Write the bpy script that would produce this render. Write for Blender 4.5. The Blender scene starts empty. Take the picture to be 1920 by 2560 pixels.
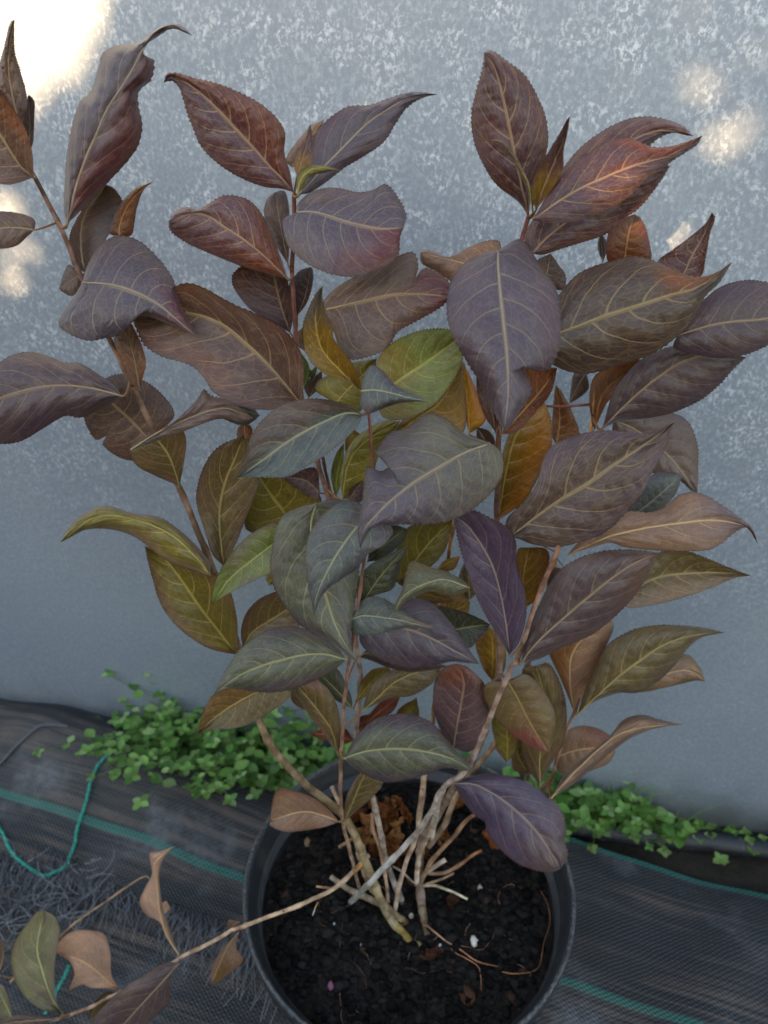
import bpy, bmesh, math, random
import numpy as np
from mathutils import Vector, noise
random.seed(7); rng = np.random.default_rng(7)
sc = bpy.context.scene
COL = sc.collection

# ------------------------------------------------------------------ camera, sky, sun, exposure
H = 0.235                                   # pot height; the rim centre is (0, 0, H)
PITCH = math.radians(33.0)
CAM = np.array([-0.0208, -0.380, H + 0.617])
FPX = 1923.0                                # focal length in photograph pixels (1920 x 2560)
cd = bpy.data.cameras.new('camera'); cam = bpy.data.objects.new('camera', cd); COL.objects.link(cam)
cam.location = CAM; cam.rotation_euler = (math.pi/2 - PITCH, 0, 0)
cd.sensor_fit = 'VERTICAL'; cd.sensor_height = 34.6; cd.sensor_width = 34.6*0.75
cd.lens = 34.6*FPX/2560; cd.clip_start = 0.02; cd.clip_end = 200
cd.dof.use_dof = True; cd.dof.focus_distance = 0.43; cd.dof.aperture_fstop = 9.5
sc.camera = cam
sc.cycles.max_bounces = 6; sc.cycles.diffuse_bounces = 3; sc.cycles.glossy_bounces = 2; sc.cycles.transmission_bounces = 2; sc.cycles.caustics_reflective = False

SUN_EL, SUN_AZ = math.radians(16), math.radians(205)     # azimuth clockwise from +Y: behind the camera, to its left
SUNV = np.array([math.sin(SUN_AZ)*math.cos(SUN_EL), math.cos(SUN_AZ)*math.cos(SUN_EL), math.sin(SUN_EL)])
w = bpy.data.worlds.new('World'); sc.world = w; w.use_nodes = True
nt = w.node_tree; nt.nodes.clear()
sky = nt.nodes.new('ShaderNodeTexSky'); sky.sky_type = 'NISHITA'; sky.sun_disc = False
sky.sun_elevation = SUN_EL; sky.sun_rotation = SUN_AZ; sky.air_density = 1.0; sky.dust_density = 1.0; sky.ozone_density = 1.0
bg = nt.nodes.new('ShaderNodeBackground'); bg.inputs['Strength'].default_value = 0.15
wo = nt.nodes.new('ShaderNodeOutputWorld')
nt.links.new(sky.outputs[0], bg.inputs[0]); nt.links.new(bg.outputs[0], wo.inputs[0])
sd = bpy.data.lights.new('sun', 'SUN'); sd.energy = 2.3; sd.angle = math.radians(0.5); sd.color = (1.0, 0.70, 0.42)
so = bpy.data.objects.new('sun', sd); COL.objects.link(so)
so.rotation_euler = Vector(-SUNV).to_track_quat('-Z', 'Y').to_euler(); so.location = (-1, -3, 3)
sc.view_settings.view_transform = 'Standard'; sc.view_settings.look = 'None'
sc.view_settings.gamma = 1; sc.view_settings.exposure = 2.35; sc.view_settings.use_white_balance = True; sc.view_settings.white_balance_temperature = 7550; sc.view_settings.white_balance_tint = 10; sc.view_settings.use_curve_mapping = False

# ------------------------------------------------------------------ pixel -> place helpers
CP, SP = math.cos(PITCH), math.sin(PITCH)
FR = {'S': (0, 0, 1.0), 'F': (0, 0, 1.15732), '1': (0, 0, .38577), '2': (400, 120, .43400), '3': (1040, 80, .53044),
      '4': (0, 500, .38577), '5': (560, 640, .42194), '6': (1100, 700, .48222), '7': (480, 1200, .42194),
      '8': (1080, 1280, .48222), '9': (0, 1600, .38577), '10': (0, 1960, .42194), '11': (580, 1840, .53044),
      '12': (1300, 1900, .37372), '13': (680, 1980, .36166), '14': (200, 1600, .42194)}
def px(fr, pts):
    if isinstance(pts, str): pts = [[float(c) for c in p.split(',')] for p in pts.split()]
    ox, oy, s = FR[fr]; a = np.array(pts, float); a = a.reshape(-1, 2)
    return np.stack([ox + a[:, 0]*s, oy + a[:, 1]*s], 1)
def rays(P):
    u = (P[..., 0] - 960)/FPX; v = (P[..., 1] - 1280)/FPX
    return np.stack([u, CP - SP*v, -SP - CP*v], -1)
def at_y(P, Y):
    d = rays(np.asarray(P, float)); t = (Y - CAM[1])/d[..., 1]; return CAM + d*t[..., None]
def at_z(P, Z):
    d = rays(np.asarray(P, float)); t = (Z - CAM[2])/d[..., 2]; return CAM + d*t[..., None]
def smooth(P, n):
    """Catmull-Rom through P, resampled at n+1 even arc-length stations"""
    P = np.asarray(P, float)
    if len(P) > 2:
        Q = np.vstack([2*P[0]-P[1], P, 2*P[-1]-P[-2]]); out = []
        for i in range(1, len(Q)-2):
            t = np.linspace(0, 1, 12, endpoint=False)[:, None]
            a, b, c, d = Q[i-1], Q[i], Q[i+1], Q[i+2]
            out.append(.5*((2*b)+(c-a)*t+(2*a-5*b+4*c-d)*t**2+(3*b-a-3*c+d)*t**3))
        P = np.vstack(out+[P[-1:]])
    L = np.r_[0, np.cumsum(np.linalg.norm(np.diff(P, axis=0), axis=1))]; s = np.linspace(0, L[-1], n+1)
    return np.stack([np.interp(s, L, P[:, k]) for k in range(P.shape[1])], 1)
def lin(c, g=1.0):
    c = np.array(c, float)/255; return np.where(c <= .04045, c/12.92, ((c+.055)/1.055)**2.4)*g

# ------------------------------------------------------------------ material helpers
class NT:
    def __init__(s, name):
        s.m = bpy.data.materials.new(name); s.m.use_nodes = True; s.t = s.m.node_tree; s.t.nodes.clear()
        s.out = s.n('OutputMaterial'); s.b = s.n('BsdfPrincipled'); s.l(s.b.outputs[0], s.out.inputs[0])
    def n(s, ty, **kw):
        x = s.t.nodes.new('ShaderNode'+ty)
        for k, v in kw.items(): setattr(x, k, v)
        return x
    def l(s, a, b): s.t.links.new(a, b)
    def put(s, sock, v):
        if isinstance(v, bpy.types.NodeSocket): s.l(v, sock)
        elif v is not None: sock.default_value = v
    def math(s, op, a, b=None, c=None, clamp=False):
        x = s.n('Math', operation=op, use_clamp=clamp)
        for i, v in enumerate((a, b, c)): s.put(x.inputs[i], v)
        return x.outputs[0]
    def mix(s, f, a, b, mode='MIX'):
        x = s.n('Mix', data_type='RGBA', blend_type=mode); s.put(x.inputs[0], f)
        for i, v in ((6, a), (7, b)): s.put(x.inputs[i], v if isinstance(v, bpy.types.NodeSocket) else (*v[:3], 1))
        return x.outputs[2]
    def noise(s, vec, scale, detail=3, rough=.55, out=0):
        x = s.n('TexNoise'); s.put(x.inputs['Vector'], vec); x.inputs['Scale'].default_value = scale
        x.inputs['Detail'].default_value = detail; x.inputs['Roughness'].default_value = rough; return x.outputs[out]
    def ramp(s, f, lo, hi, a=0.0, b=1.0):
        x = s.n('MapRange', interpolation_type='SMOOTHSTEP'); s.put(x.inputs[0], f)
        for i, v in enumerate((lo, hi, a, b)): x.inputs[i+1].default_value = v
        return x.outputs[0]
    def sep(s, v):
        x = s.n('SeparateXYZ'); s.l(v, x.inputs[0]); return x.outputs
    def comb(s, a, b, c=0.0):
        x = s.n('CombineXYZ')
        for i, v in enumerate((a, b, c)): s.put(x.inputs[i], v)
        return x.outputs[0]
    def coord(s, k='Object'): return s.n('TexCoord').outputs[k]
    def bump(s, h, strength=.5, dist=.001):
        x = s.n('Bump'); x.inputs['Strength'].default_value = strength; x.inputs['Distance'].default_value = dist
        s.l(h, x.inputs['Height']); s.l(x.outputs[0], s.b.inputs['Normal']); return x.outputs[0]
    def set(s, **kw):
        for k, v in kw.items(): s.put(s.b.inputs[k.replace('_', ' ')], (*v, 1) if isinstance(v, tuple) and len(v) == 3 else v)

def m_leaf():
    s = NT('leaf_blade'); uv = s.n('UVMap', uv_map='UVMap').outputs[0]
    xyz = s.sep(uv); u = xyz[0]; vs = s.math('MULTIPLY_ADD', xyz[1], 2.0, -1.0); v = s.math('ABSOLUTE', vs)
    obj = s.coord('Object'); nz = s.noise(obj, 160, 3)
    side = s.math('GREATER_THAN', vs, 0.0)
    wob = s.math('MULTIPLY_ADD', s.noise(obj, 60, 2), .035, -.0175)
    t = s.math('SUBTRACT', s.math('ADD', u, wob), s.math('ADD', s.math('MULTIPLY', v, .15), s.math('MULTIPLY', s.math('MULTIPLY', v, v), .17)))
    t = s.math('MULTIPLY_ADD', t, 6.6, s.math('MULTIPLY', side, .38))
    d = s.math('DIVIDE', s.math('PINGPONG', t, .5), 6.6)
    thr = s.math('MULTIPLY_ADD', v, -.0040, .0078)
    lat = s.math('MULTIPLY', s.math('SUBTRACT', 1.0, s.math('DIVIDE', d, thr)), 2.2, clamp=True)
    lat = s.math('MULTIPLY', lat, s.ramp(v, .75, .98, 1.0, .25))
    mid = s.ramp(v, .02, .06, 1.0, 0.0)
    # net of small veins
    vo = s.n('TexVoronoi', feature='DISTANCE_TO_EDGE'); vo.inputs['Scale'].default_value = 1.0
    s.l(s.comb(s.math('MULTIPLY_ADD', nz, .6, s.math('MULTIPLY', t, 3.2)), s.math('MULTIPLY_ADD', nz, .6, s.math('MULTIPLY', vs, 8.0))), vo.inputs['Vector'])
    net = s.ramp(vo.outputs['Distance'], .02, .10, 1.0, 0.0)
    col = s.n('Attribute', attribute_type='GEOMETRY', attribute_name='Col')
    base = col.outputs['Color']
    fine = s.noise(obj, 900, 4, .7); big = s.noise(obj, 45, 3)
    base = s.mix(1.0, base, s.mix(fine, (.5, .5, .5), (1.5, 1.5, 1.5)), 'MULTIPLY')
    base = s.mix(1.0, base, s.mix(s.ramp(big, .3, .7), (.86, .84, .86), (1.14, 1.12, 1.06)), 'MULTIPLY')
    vm = s.math('MAXIMUM', s.math('MULTIPLY', lat, .72), s.math('MAXIMUM', mid, s.math('MULTIPLY', net, .22)))
    vm = s.math('MULTIPLY', vm, col.outputs['Alpha'], clamp=True)
    vcol = s.mix(.55, (.46, .35, .14), s.mix(1.0, base, (2.8, 2.5, 1.9), 'MULTIPLY'))
    spot = s.math('MULTIPLY', s.ramp(s.noise(obj, 75, 4, .6), .66, .74), .55)
    base = s.mix(spot, base, (.085, .05, .032))
    base = s.mix(s.math('MULTIPLY', s.ramp(s.math('MULTIPLY_ADD', s.noise(obj, 38, 3), .5, v), 1.12, 1.3), .5), base, (.10, .055, .035))
    fin = s.mix(vm, base, vcol)
    fin = s.mix(s.ramp(v, .95, .99, 0.0, .6), fin, s.mix(1.0, base, (.38, .32, .40), 'MULTIPLY'))
    h = s.math('ADD', s.math('MULTIPLY', s.math('MAXIMUM', lat, s.math('MULTIPLY', net, .35)), -.35), s.math('MULTIPLY', fine, .5))
    nb = s.bump(h, .45, .0007)
    s.set(Base_Color=fin, Roughness=.43, Specular_IOR_Level=.5, Sheen_Weight=.18, Sheen_Roughness=.38, Sheen_Tint=(.95, .92, .92))
    tr = s.n('BsdfTranslucent'); s.l(s.mix(1.0, fin, (1.9, 1.35, .75), 'MULTIPLY'), tr.inputs[0]); s.l(nb, tr.inputs['Normal'])
    mx = s.n('MixShader'); mx.inputs[0].default_value = .17
    s.l(s.b.outputs[0], mx.inputs[1]); s.l(tr.outputs[0], mx.inputs[2]); s.l(mx.outputs[0], s.out.inputs[0])
    return s.m
def m_vcol(name, rough=.6, var=.3, scale=400, bump=.3, spec=.3, transl=0.0):
    s = NT(name); c = s.n('Attribute', attribute_type='GEOMETRY', attribute_name='Col').outputs['Color']
    f = s.noise(s.coord('Object'), scale, 4, .65)
    b = s.mix(1.0, c, s.mix(f, (1-var,)*3, (1+var,)*3), 'MULTIPLY')
    s.bump(f, bump, .0008); s.set(Base_Color=b, Roughness=rough, Specular_IOR_Level=spec)
    if transl:
        tr = s.n('BsdfTranslucent'); s.l(b, tr.inputs[0]); mx = s.n('MixShader'); mx.inputs[0].default_value = transl
        s.l(s.b.outputs[0], mx.inputs[1]); s.l(tr.outputs[0], mx.inputs[2]); s.l(mx.outputs[0], s.out.inputs[0])
    return s.m
def m_bark():
    s = NT('bark'); c = s.n('Attribute', attribute_type='GEOMETRY', attribute_name='Col').outputs['Color']; o = s.coord('Object')
    f = s.noise(o, 300, 4, .6); g = s.noise(o, 90, 3)
    b = s.mix(1.0, c, s.mix(s.ramp(g, .35, .68), (.62, .56, .5), (1.5, 1.5, 1.5)), 'MULTIPLY')
    b = s.mix(s.ramp(f, .62, .78), b, (.30, .26, .21)); b = s.mix(s.ramp(s.noise(o, 220, 2), .68, .76), b, (.05, .025, .015))
    s.bump(f, .7, .001); s.set(Base_Color=b, Roughness=.75, Specular_IOR_Level=.2); return s.m
M = {'leaf': m_leaf(), 'rib': m_vcol('leaf_vein', .55, .2, 500), 'bark': m_bark()}

# ------------------------------------------------------------------ object helpers
def mesh(name, V, F, mat, parent=None, colors=None, uvs=None, shade=True):
    me = bpy.data.meshes.new(name); me.from_pydata([tuple(map(float, v)) for v in V], [], [tuple(map(int, f)) for f in F])
    if colors is not None:
        a = me.color_attributes.new('Col', 'FLOAT_COLOR', 'POINT'); c = np.asarray(colors, np.float32)
        if c.shape[1] == 3: c = np.hstack([c, np.ones((len(c), 1), np.float32)])
        a.data.foreach_set('color', c.ravel())
    if uvs is not None:
        ul = me.uv_layers.new(name='UVMap'); li = np.zeros(len(me.loops), np.int32); me.loops.foreach_get('vertex_index', li)
        ul.data.foreach_set('uv', np.asarray(uvs, np.float32)[li].ravel())
    if shade: me.polygons.foreach_set('use_smooth', [True]*len(me.polygons))
    me.update(); me.materials.append(mat); o = bpy.data.objects.new(name, me); COL.objects.link(o)
    if parent: o.parent = parent
    return o
def tag(o, label, cat, group=None, kind=None):
    o['label'] = label; o['category'] = cat
    if group: o['group'] = group
    if kind: o['kind'] = kind
    return o
def empty(name, label, cat, loc=(0, 0, 0), group=None):
    o = bpy.data.objects.new(name, None); COL.objects.link(o); o.location = loc; o.empty_display_size = .02
    return tag(o, label, cat, group)
def tube(P, R, ns=8, flat=None):
    """tapered tube along P with closed ends"""
    P = np.asarray(P, float); n = len(P); R = np.broadcast_to(R, (n,)); T = np.gradient(P, axis=0)
    T /= np.linalg.norm(T, axis=1)[:, None]+1e-12; V = []; F = []
    up = np.array([0, 0, 1.]) if abs(T[0, 2]) < .9 else np.array([1., 0, 0])
    a = np.cross(T[0], up); a /= np.linalg.norm(a)
    for i in range(n):
        a = a - T[i]*a.dot(T[i]); a /= np.linalg.norm(a)+1e-12; b = np.cross(T[i], a)
        for k in range(ns):
            th = 2*math.pi*k/ns; V.append(P[i]+R[i]*(a*math.cos(th)+b*math.sin(th)))
    for i in range(n-1):
        for k in range(ns):
            j = (k+1) % ns; F.append((i*ns+k, i*ns+j, (i+1)*ns+j, (i+1)*ns+k))
    F.append(tuple(range(ns-1, -1, -1))); F.append(tuple(range((n-1)*ns, n*ns)))
    return np.array(V), F
class Bag:
    def __init__(s): s.V = []; s.F = []; s.C = []; s.n = 0
    def add(s, V, F, c):
        V = np.asarray(V); s.V.append(V); s.F += [tuple(i+s.n for i in f) for f in F]
        c = np.asarray(c, float); s.C.append(np.broadcast_to(c, (len(V), 3)) if c.ndim == 1 else c); s.n += len(V)
    def build(s, name, mat, parent=None, shade=True):
        return mesh(name, np.vstack(s.V), s.F, mat, parent, np.vstack(s.C), shade=shade)

# ------------------------------------------------------------------ setting: wall line, fabric shape, ground
gA, gB = at_z(px('S', '0,1800 1920,2105'), 0.0)
ES = (gB-gA)[:2]; ES = ES/np.linalg.norm(ES); EN = np.array([ES[1], -ES[0]])       # along the wall, and out of it to the viewer
W0 = gA[:2] + ES*np.dot(-gA[:2], ES)                                              # wall foot nearest the pot
def st(P): q = np.asarray(P)[..., :2]-W0; return q@ES, q@EN
def xy(s, t): return W0 + np.multiply.outer(s, ES) + np.multiply.outer(t, EN)
sst = lambda x, a, b: np.clip((x-a)/(b-a), 0, 1)**2*(3-2*np.clip((x-a)/(b-a), 0, 1))
tb = st(at_z(px('S', '1415,2100 1920,2240'), .012))                                # back hem of the fabric
TB0 = tb[1][0]; TBK = (tb[1][1]-tb[1][0])/(tb[0][1]-tb[0][0]); SB0 = tb[0][0]
def t_back(s): return TB0 + TBK*(s-SB0)
def WR(s, t): return .0035*np.sin(s*23+3*np.sin(t*9))*np.sin(t*17+2*np.sin(s*6)+1)+.002*np.sin(s*47+t*29)
def h_fab(s, t):
    left = 1-sst(s, -.30, .02); d = t-t_back(s)
    h = .010 + .066*left*np.exp(-((d-.075)/.07)**2)*(.85+.15*np.sin(s*9))
    h = h + .004*np.sin(s*13+t*7)+.003*np.sin(t*31+s*5)+WR(s, t)+.010*(1-left)*np.exp(-((d-.05)/.06)**2)
    return h
def on_fab(P, dz=0.0):
    P = np.asarray(P, float); z = np.full(P.shape[:-1], .01)
    for _ in range(25):
        Q = at_z2(P, z); s, t = st(Q); z = .5*z + .5*(h_fab(s, t)+dz)
    return at_z2(P, z)
def at_z2(P, Z):
    d = rays(P); t = (Z-CAM[2])/d[..., 2]; return CAM + d*t[..., None]

def m_ground():
    s = NT('earth'); o = s.coord('Object'); f = s.noise(o, 60, 6, .65); g = s.noise(o, 400, 3)
    s.set(Base_Color=s.mix(f, (.012, .010, .008), (.055, .042, .03)), Roughness=.9, Specular_IOR_Level=.2)
    s.bump(s.math('ADD', f, s.math('MULTIPLY', g, .3)), .8, .006); return s.m
N = 60; xs = np.concatenate([np.linspace(-30, -1.2, 8), np.linspace(-1.1, 1.1, N), np.linspace(1.2, 30, 8)])
GV = [(x, y, (.006*noise.noise((x*14, y*14, 0)) if abs(x) < 1.1 and abs(y) < 1.1 else 0)-.004) for y in xs for x in xs]
n_ = len(xs); GF = [(j*n_+i, j*n_+i+1, (j+1)*n_+i+1, (j+1)*n_+i) for j in range(n_-1) for i in range(n_-1)]
g = mesh('ground', GV, GF, m_ground()); g['kind'] = 'structure'

def m_zinc():
    s = NT('galvanised_sheet'); o = s.coord('Object'); x = s.sep(o)
    warp = s.n('VectorMath', operation='MULTIPLY_ADD'); s.l(s.noise(o, 200, 2, out=1), warp.inputs[0])
    warp.inputs[1].default_value = (.004, .004, .004); s.l(o, warp.inputs[2])
    st_ = s.n('Mapping'); st_.inputs['Scale'].default_value = (1.0, 1.0, .7); s.l(warp.outputs[0], st_.inputs[0])
    vo = s.n('TexVoronoi', feature='F1'); vo.inputs['Scale'].default_value = 420; s.l(st_.outputs[0], vo.inputs['Vector'])
    cell = s.sep(vo.outputs['Color'])[0]
    n1 = s.noise(st_.outputs[0], 330, 4, .7); n2 = s.noise(o, 34, 5, .65); n3 = s.noise(o, 2.5, 3)
    speck = s.math('MULTIPLY', s.ramp(s.math('MULTIPLY_ADD', cell, .22, n1), .58, .80), s.ramp(n2, .38, .68, .12, .9))
    speck_fade = s.ramp(s.math('MULTIPLY_ADD', n3, .30, x[2]), .42, .78)              # weaker reflection near the foot painted in as fading specks
    speck = s.math('MULTIPLY', speck, s.math('MULTIPLY_ADD', speck_fade, .85, .12))
    body = s.mix(s.ramp(n1, .3, .7), (.275, .32, .375), (.345, .392, .445))
    body = s.mix(s.ramp(n3, .35, .65), body, s.mix(1.0, body, (.88, .90, .93), 'MULTIPLY'))
    c = s.mix(speck, body, (.68, .735, .79))
    dirt = s.math('MULTIPLY', s.ramp(s.math('MULTIPLY_ADD', s.noise(o, 22, 4), .10, x[2]), .04, .17, 1.0, 0.0), .8)
    c = s.mix(dirt, c, (.10, .105, .11))
    s.set(Base_Color=c, Metallic=.35, Roughness=s.math('MULTIPLY_ADD', speck, -.12, .52), Specular_IOR_Level=.4)
    s.bump(s.math('MULTIPLY_ADD', n1, .6, s.math('MULTIPLY', cell, .25)), .25, .001); return s.m
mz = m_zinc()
wall = empty('metal_wall', 'grey galvanised sheet metal wall with frosty spangles behind the potted shrub', 'wall', (*W0, 0))
wall.rotation_euler.z = math.atan2(ES[1], ES[0])
bm = bmesh.new()
for i in range(61):
    for j in range(17):
        s_ = -3+6*i/60; z_ = -.03+1.83*j/16
        bm.verts.new((s_, .004*math.sin(s_*2.1+z_)+.003*noise.noise((s_*2, z_*2, 3)), z_))
bm.verts.ensure_lookup_table()
for i in range(60):
    for j in range(16): bm.faces.new([bm.verts[k] for k in (i*17+j, (i+1)*17+j, (i+1)*17+j+1, i*17+j+1)])
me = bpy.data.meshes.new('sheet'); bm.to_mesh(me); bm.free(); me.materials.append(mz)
me.polygons.foreach_set('use_smooth', [True]*len(me.polygons))
sh = bpy.data.objects.new('sheet', me); COL.objects.link(sh); sh.parent = wall
md = sh.modifiers.new('solid', 'SOLIDIFY'); md.thickness = .008; md.offset = 1
cap = bmesh.new(); bmesh.ops.create_cube(cap, size=1)
for v in cap.verts: v.co = (v.co.x*6, v.co.y*.05+.01, v.co.z*.03+1.82)
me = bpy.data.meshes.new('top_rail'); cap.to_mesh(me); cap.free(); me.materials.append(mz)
o = bpy.data.objects.new('top_rail', me); COL.objects.link(o); o.parent = wall

# woven ground-cover fabric
def m_fabric(name, stripes, tint=1.0):
    s = NT(name); uv = s.n('UVMap', uv_map='UVMap').outputs[0]; x = s.sep(uv); o = s.coord('Object')
    jit = s.math('MULTIPLY_ADD', s.noise(o, 30, 2), .004, -.002)
    ws = s.math('SINE', s.math('MULTIPLY', s.math('ADD', x[0], jit), 2*math.pi/.0060))
    wt = s.math('SINE', s.math('MULTIPLY', s.math('ADD', x[1], jit), 2*math.pi/.0044))
    chk = s.math('MULTIPLY_ADD', s.math('MULTIPLY', ws, wt), .8, s.math('MULTIPLY', wt, .2))
    line = s.noise(s.comb(s.math('MULTIPLY', x[0], 3.0), s.math('MULTIPLY', x[1], 120.0)), 1.0, 4, .7)
    dust = s.noise(s.comb(s.math('MULTIPLY', x[0], 7.0), s.math('MULTIPLY', x[1], 16.0), 2.0), 1.0, 5, .6)
    base = s.mix(s.ramp(chk, -.6, .9), (.011, .0125, .014), (.052, .055, .058))
    base = s.mix(s.math('MULTIPLY', s.ramp(line, .42, .62), s.ramp(dust, .38, .60, .10, .65)), base, (.150*tint, .112*tint, .088*tint))
    lit_haze = s.math('MULTIPLY', s.ramp(s.noise(o, 9, 5, .65), .50, .72), s.ramp(s.noise(o, 130, 3), .3, .7, .35, .8))  # grey highlight of the lit weave, painted into its colour in patches
    base = s.mix(lit_haze, base, (.16, .16, .17))
    for t0, wd in stripes:
        d = s.math('ABSOLUTE', s.math('SUBTRACT', x[1], t0))
        m = s.math('MULTIPLY', s.ramp(d, wd*.75, wd*1.1, 1.0, 0.0), s.ramp(chk, -.7, .7, .1, .8))
        base = s.mix(m, base, (.012, .215, .165))
    s.set(Base_Color=base, Roughness=.55, Specular_IOR_Level=.35)
    s.bump(s.math('MULTIPLY_ADD', line, .8, chk), .55, .0009); return s.m
# the second green stripe, measured from the back hem
p2 = on_fab(px('S', '1390,2430 1760,2560')); s2, t2 = st(p2); D2 = float(np.mean(t2-t_back(s2)))
p3 = on_fab(px('S', '0,2020 330,2095 610,2180')); s3, t3 = st(p3); D3 = t3-t_back(s3)
fe = on_fab(px('S', '-700,2010 -300,2080 0,2150 150,2180 300,2240 450,2290 560,2330 700,2400')); se, te = st(fe)   # frayed near hem on the left
def d_near(s):
    dl = np.interp(s, se, te-t_back(se)); f = sst(s, -.02, .06); return dl*(1-f)+1.1*f
def sheet(name, S, nd, dmin, dfun, hf, mat, parent):
    V = []; UV = []; F = []; nS = len(S)
    for s_ in S:
        dn = float(dfun(np.array(s_)))
        for k in range(nd+1):
            d = dmin+(dn-dmin)*(k/nd)**1.0; t = float(t_back(s_))+d; p = xy(np.array(s_), np.array(t))
            wig = .003*noise.noise((s_*40, k*.3, 1)) if k == nd else 0
            V.append((*(p+EN*wig), float(hf(s_, t)))); UV.append((s_, d))
    for i in range(nS-1):
        for k in range(nd): a = i*(nd+1)+k; F.append((a, a+1, a+nd+2, a+nd+1))
    return mesh(name, V, F, mat, parent, None, UV)
D3f = float(np.mean(D3))
fab = empty('ground_cover_fabric', 'black woven ground cover fabric with green stripes and a frayed hem beside the pot', 'fabric')
sheet('woven_sheet', np.linspace(-1.6, 1.6, 240), 70, 0.0, d_near, lambda s, t: h_fab(np.array(s), np.array(t)),
      m_fabric('woven_black', [(.003, .0035), ((D3f+D2)/2, .0048)]), fab)
lowf = empty('lower_fabric', 'brownish worn woven ground fabric lying under the frayed hem at lower left', 'fabric')
sheet('woven_sheet', np.linspace(-1.6, .3, 120), 40, .10, lambda s: np.array(1.5), lambda s, t: .0035+.0015*math.sin(s*15+t*9),
      m_fabric('woven_brown', [(.62, .004)], 1.25), lowf)
# frayed threads of the hem: far too many to count
mthread = m_vcol('plastic_thread', .4, .2, 300, .1, .5)
b = Bag()
for i in range(520):
    s_ = random.uniform(-.62, -.10); t_ = float(t_back(s_)+d_near(np.array(s_)))-random.uniform(0, .012)
    L = random.uniform(.015, .062); a = random.gauss(.1, .35); p = xy(np.array(s_), np.array(t_)); z0 = float(h_fab(np.array(s_), np.array(t_)))+.001
    dirv = EN*math.cos(a)+ES*math.sin(a); side = ES*math.cos(a)-EN*math.sin(a); cv = random.gauss(0, .25)
    P = []
    for k in range(6):
        q = k/5; P.append((*(p+dirv*L*q+side*L*cv*q*q), max(.0055, z0*(1-q*.8))+.004*math.sin(q*3)*random.random()+.0004*k))
    g_ = random.uniform(.06, .30); V, F = tube(P, np.linspace(.00055, .0003, 6), 3); b.add(V, F, (g_, g_*1.0, g_*1.08))
for i in range(150):                                                          # tangle at the left edge
    c = on_fab(np.array([[random.uniform(-60, 230), random.uniform(2140, 2330)]]))[0]; c[2] = random.uniform(.006, .022)
    a = random.uniform(0, 6.28); L = random.uniform(.02, .06); P = []; cv = random.gauss(0, 30)
    for k in range(7):
        P.append(c.copy()); a += cv*L/6; c = c+np.array([math.cos(a), math.sin(a), random.gauss(0, .12)])*L/6; c[2] = max(.005, c[2])
    g_ = random.uniform(.08, .34); V, F = tube(P, .00045, 3); b.add(V, F, (g_, g_, g_*1.05))
fr = b.build('frayed_threads', mthread, fab); fr['kind'] = 'stuff'

# black pipe along the foot of the wall on the right
mpipe = NT('old_black_plastic'); o_ = mpipe.coord(); f_ = mpipe.noise(o_, 70, 5, .65)
mpipe.set(Base_Color=mpipe.mix(mpipe.ramp(f_, .60, .70), (.016, .018, .021), (.20, .14, .115)), Roughness=.5); mpipe.bump(f_, .5, .002)
pp = at_z(px('S', '700,2020 1000,2050 1400,2062 1560,2082 1700,2095 1850,2112 2100,2150 2600,2220'), .012)
V, F = tube(smooth(pp, 60), .0135, 12)
tag(mesh('black_pipe', V, F, mpipe.m), 'black plastic pipe with dried soil lying along the wall foot', 'pipe')

# ------------------------------------------------------------------ flower pot, soil
def m_pot():
    s = NT('pot_plastic'); o = s.coord(); x = s.sep(o)
    f = s.noise(o, 45, 5, .6); sc_ = s.noise(o, 350, 5, .75)
    base = s.mix(f, (.014, .016, .018), (.034, .037, .041))
    edge = s.math('MULTIPLY', s.ramp(x[2], H-.008, H+.0005), s.ramp(sc_, .42, .66))
    base = s.mix(s.math('MULTIPLY', edge, .45), base, (.22, .235, .25))
    base = s.mix(s.math('MULTIPLY', s.ramp(s.noise(o, 60, 4), .55, .72), .4), base, (.10, .085, .07))
    s.set(Base_Color=base, Roughness=.42, Specular_IOR_Level=.5); s.bump(sc_, .25, .0006); return s.m
def lathe(prof, n=96):
    V = []; F = []
    for r, z in prof:
        for k in range(n): a = 2*math.pi*k/n; V.append((r*math.cos(a), r*math.sin(a), z))
    for i in range(len(prof)-1):
        for k in range(n): j = (k+1) % n; F.append((i*n+k, i*n+j, (i+1)*n+j, (i+1)*n+k))
    return V, F
mp = m_pot()
pot = empty('flower_pot', 'round black plastic flower pot with scuffed grey rim holding the shrub', 'pot')
V, F = lathe([(.0, .006), (.100, .006), (.103, .008), (.1285, H-.020), (.1315, H-.020), (.1262, H-.060), (.104, .018), (.0, .018)][:5])
mesh('pot_body', V, F, mp, pot)
V, F = lathe([(.1285, H-.022), (.1335, H-.022), (.1385, H-.019), (.1395, H-.006), (.1400, H-.002), (.1394, H), (.1384, H+.0010), (.1372, H+.0008), (.1362, H-.001), (.1350, H-.006), (.1318, H-.014), (.1290, H-.020), (.1255, H-.042), (.1215, H-.075), (.118, H-.11)])
mesh('rim', V, F, mp, pot)
SOIL = H-.036
def z_soil(x, y):
    r = math.hypot(x, y); return SOIL + .004*noise.noise((x*22, y*22, 5))+.0035*noise.noise((x*70, y*70, 2))+.002*noise.noise((x*160, y*160, 8)) + .006*math.exp(-((x)**2+(y+.03)**2)/.002)-.003*(r/.12)**4
msoil = NT('potting_soil'); o_ = msoil.coord(); f_ = msoil.noise(o_, 260, 5, .7)
msoil.set(Base_Color=msoil.mix(msoil.ramp(f_, .35, .75), (.008, .0068, .006), (.038, .030, .024)), Roughness=.92, Specular_IOR_Level=.15); msoil.bump(f_, .9, .003)
V = []; F = []; NR, NA = 60, 150
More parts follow.
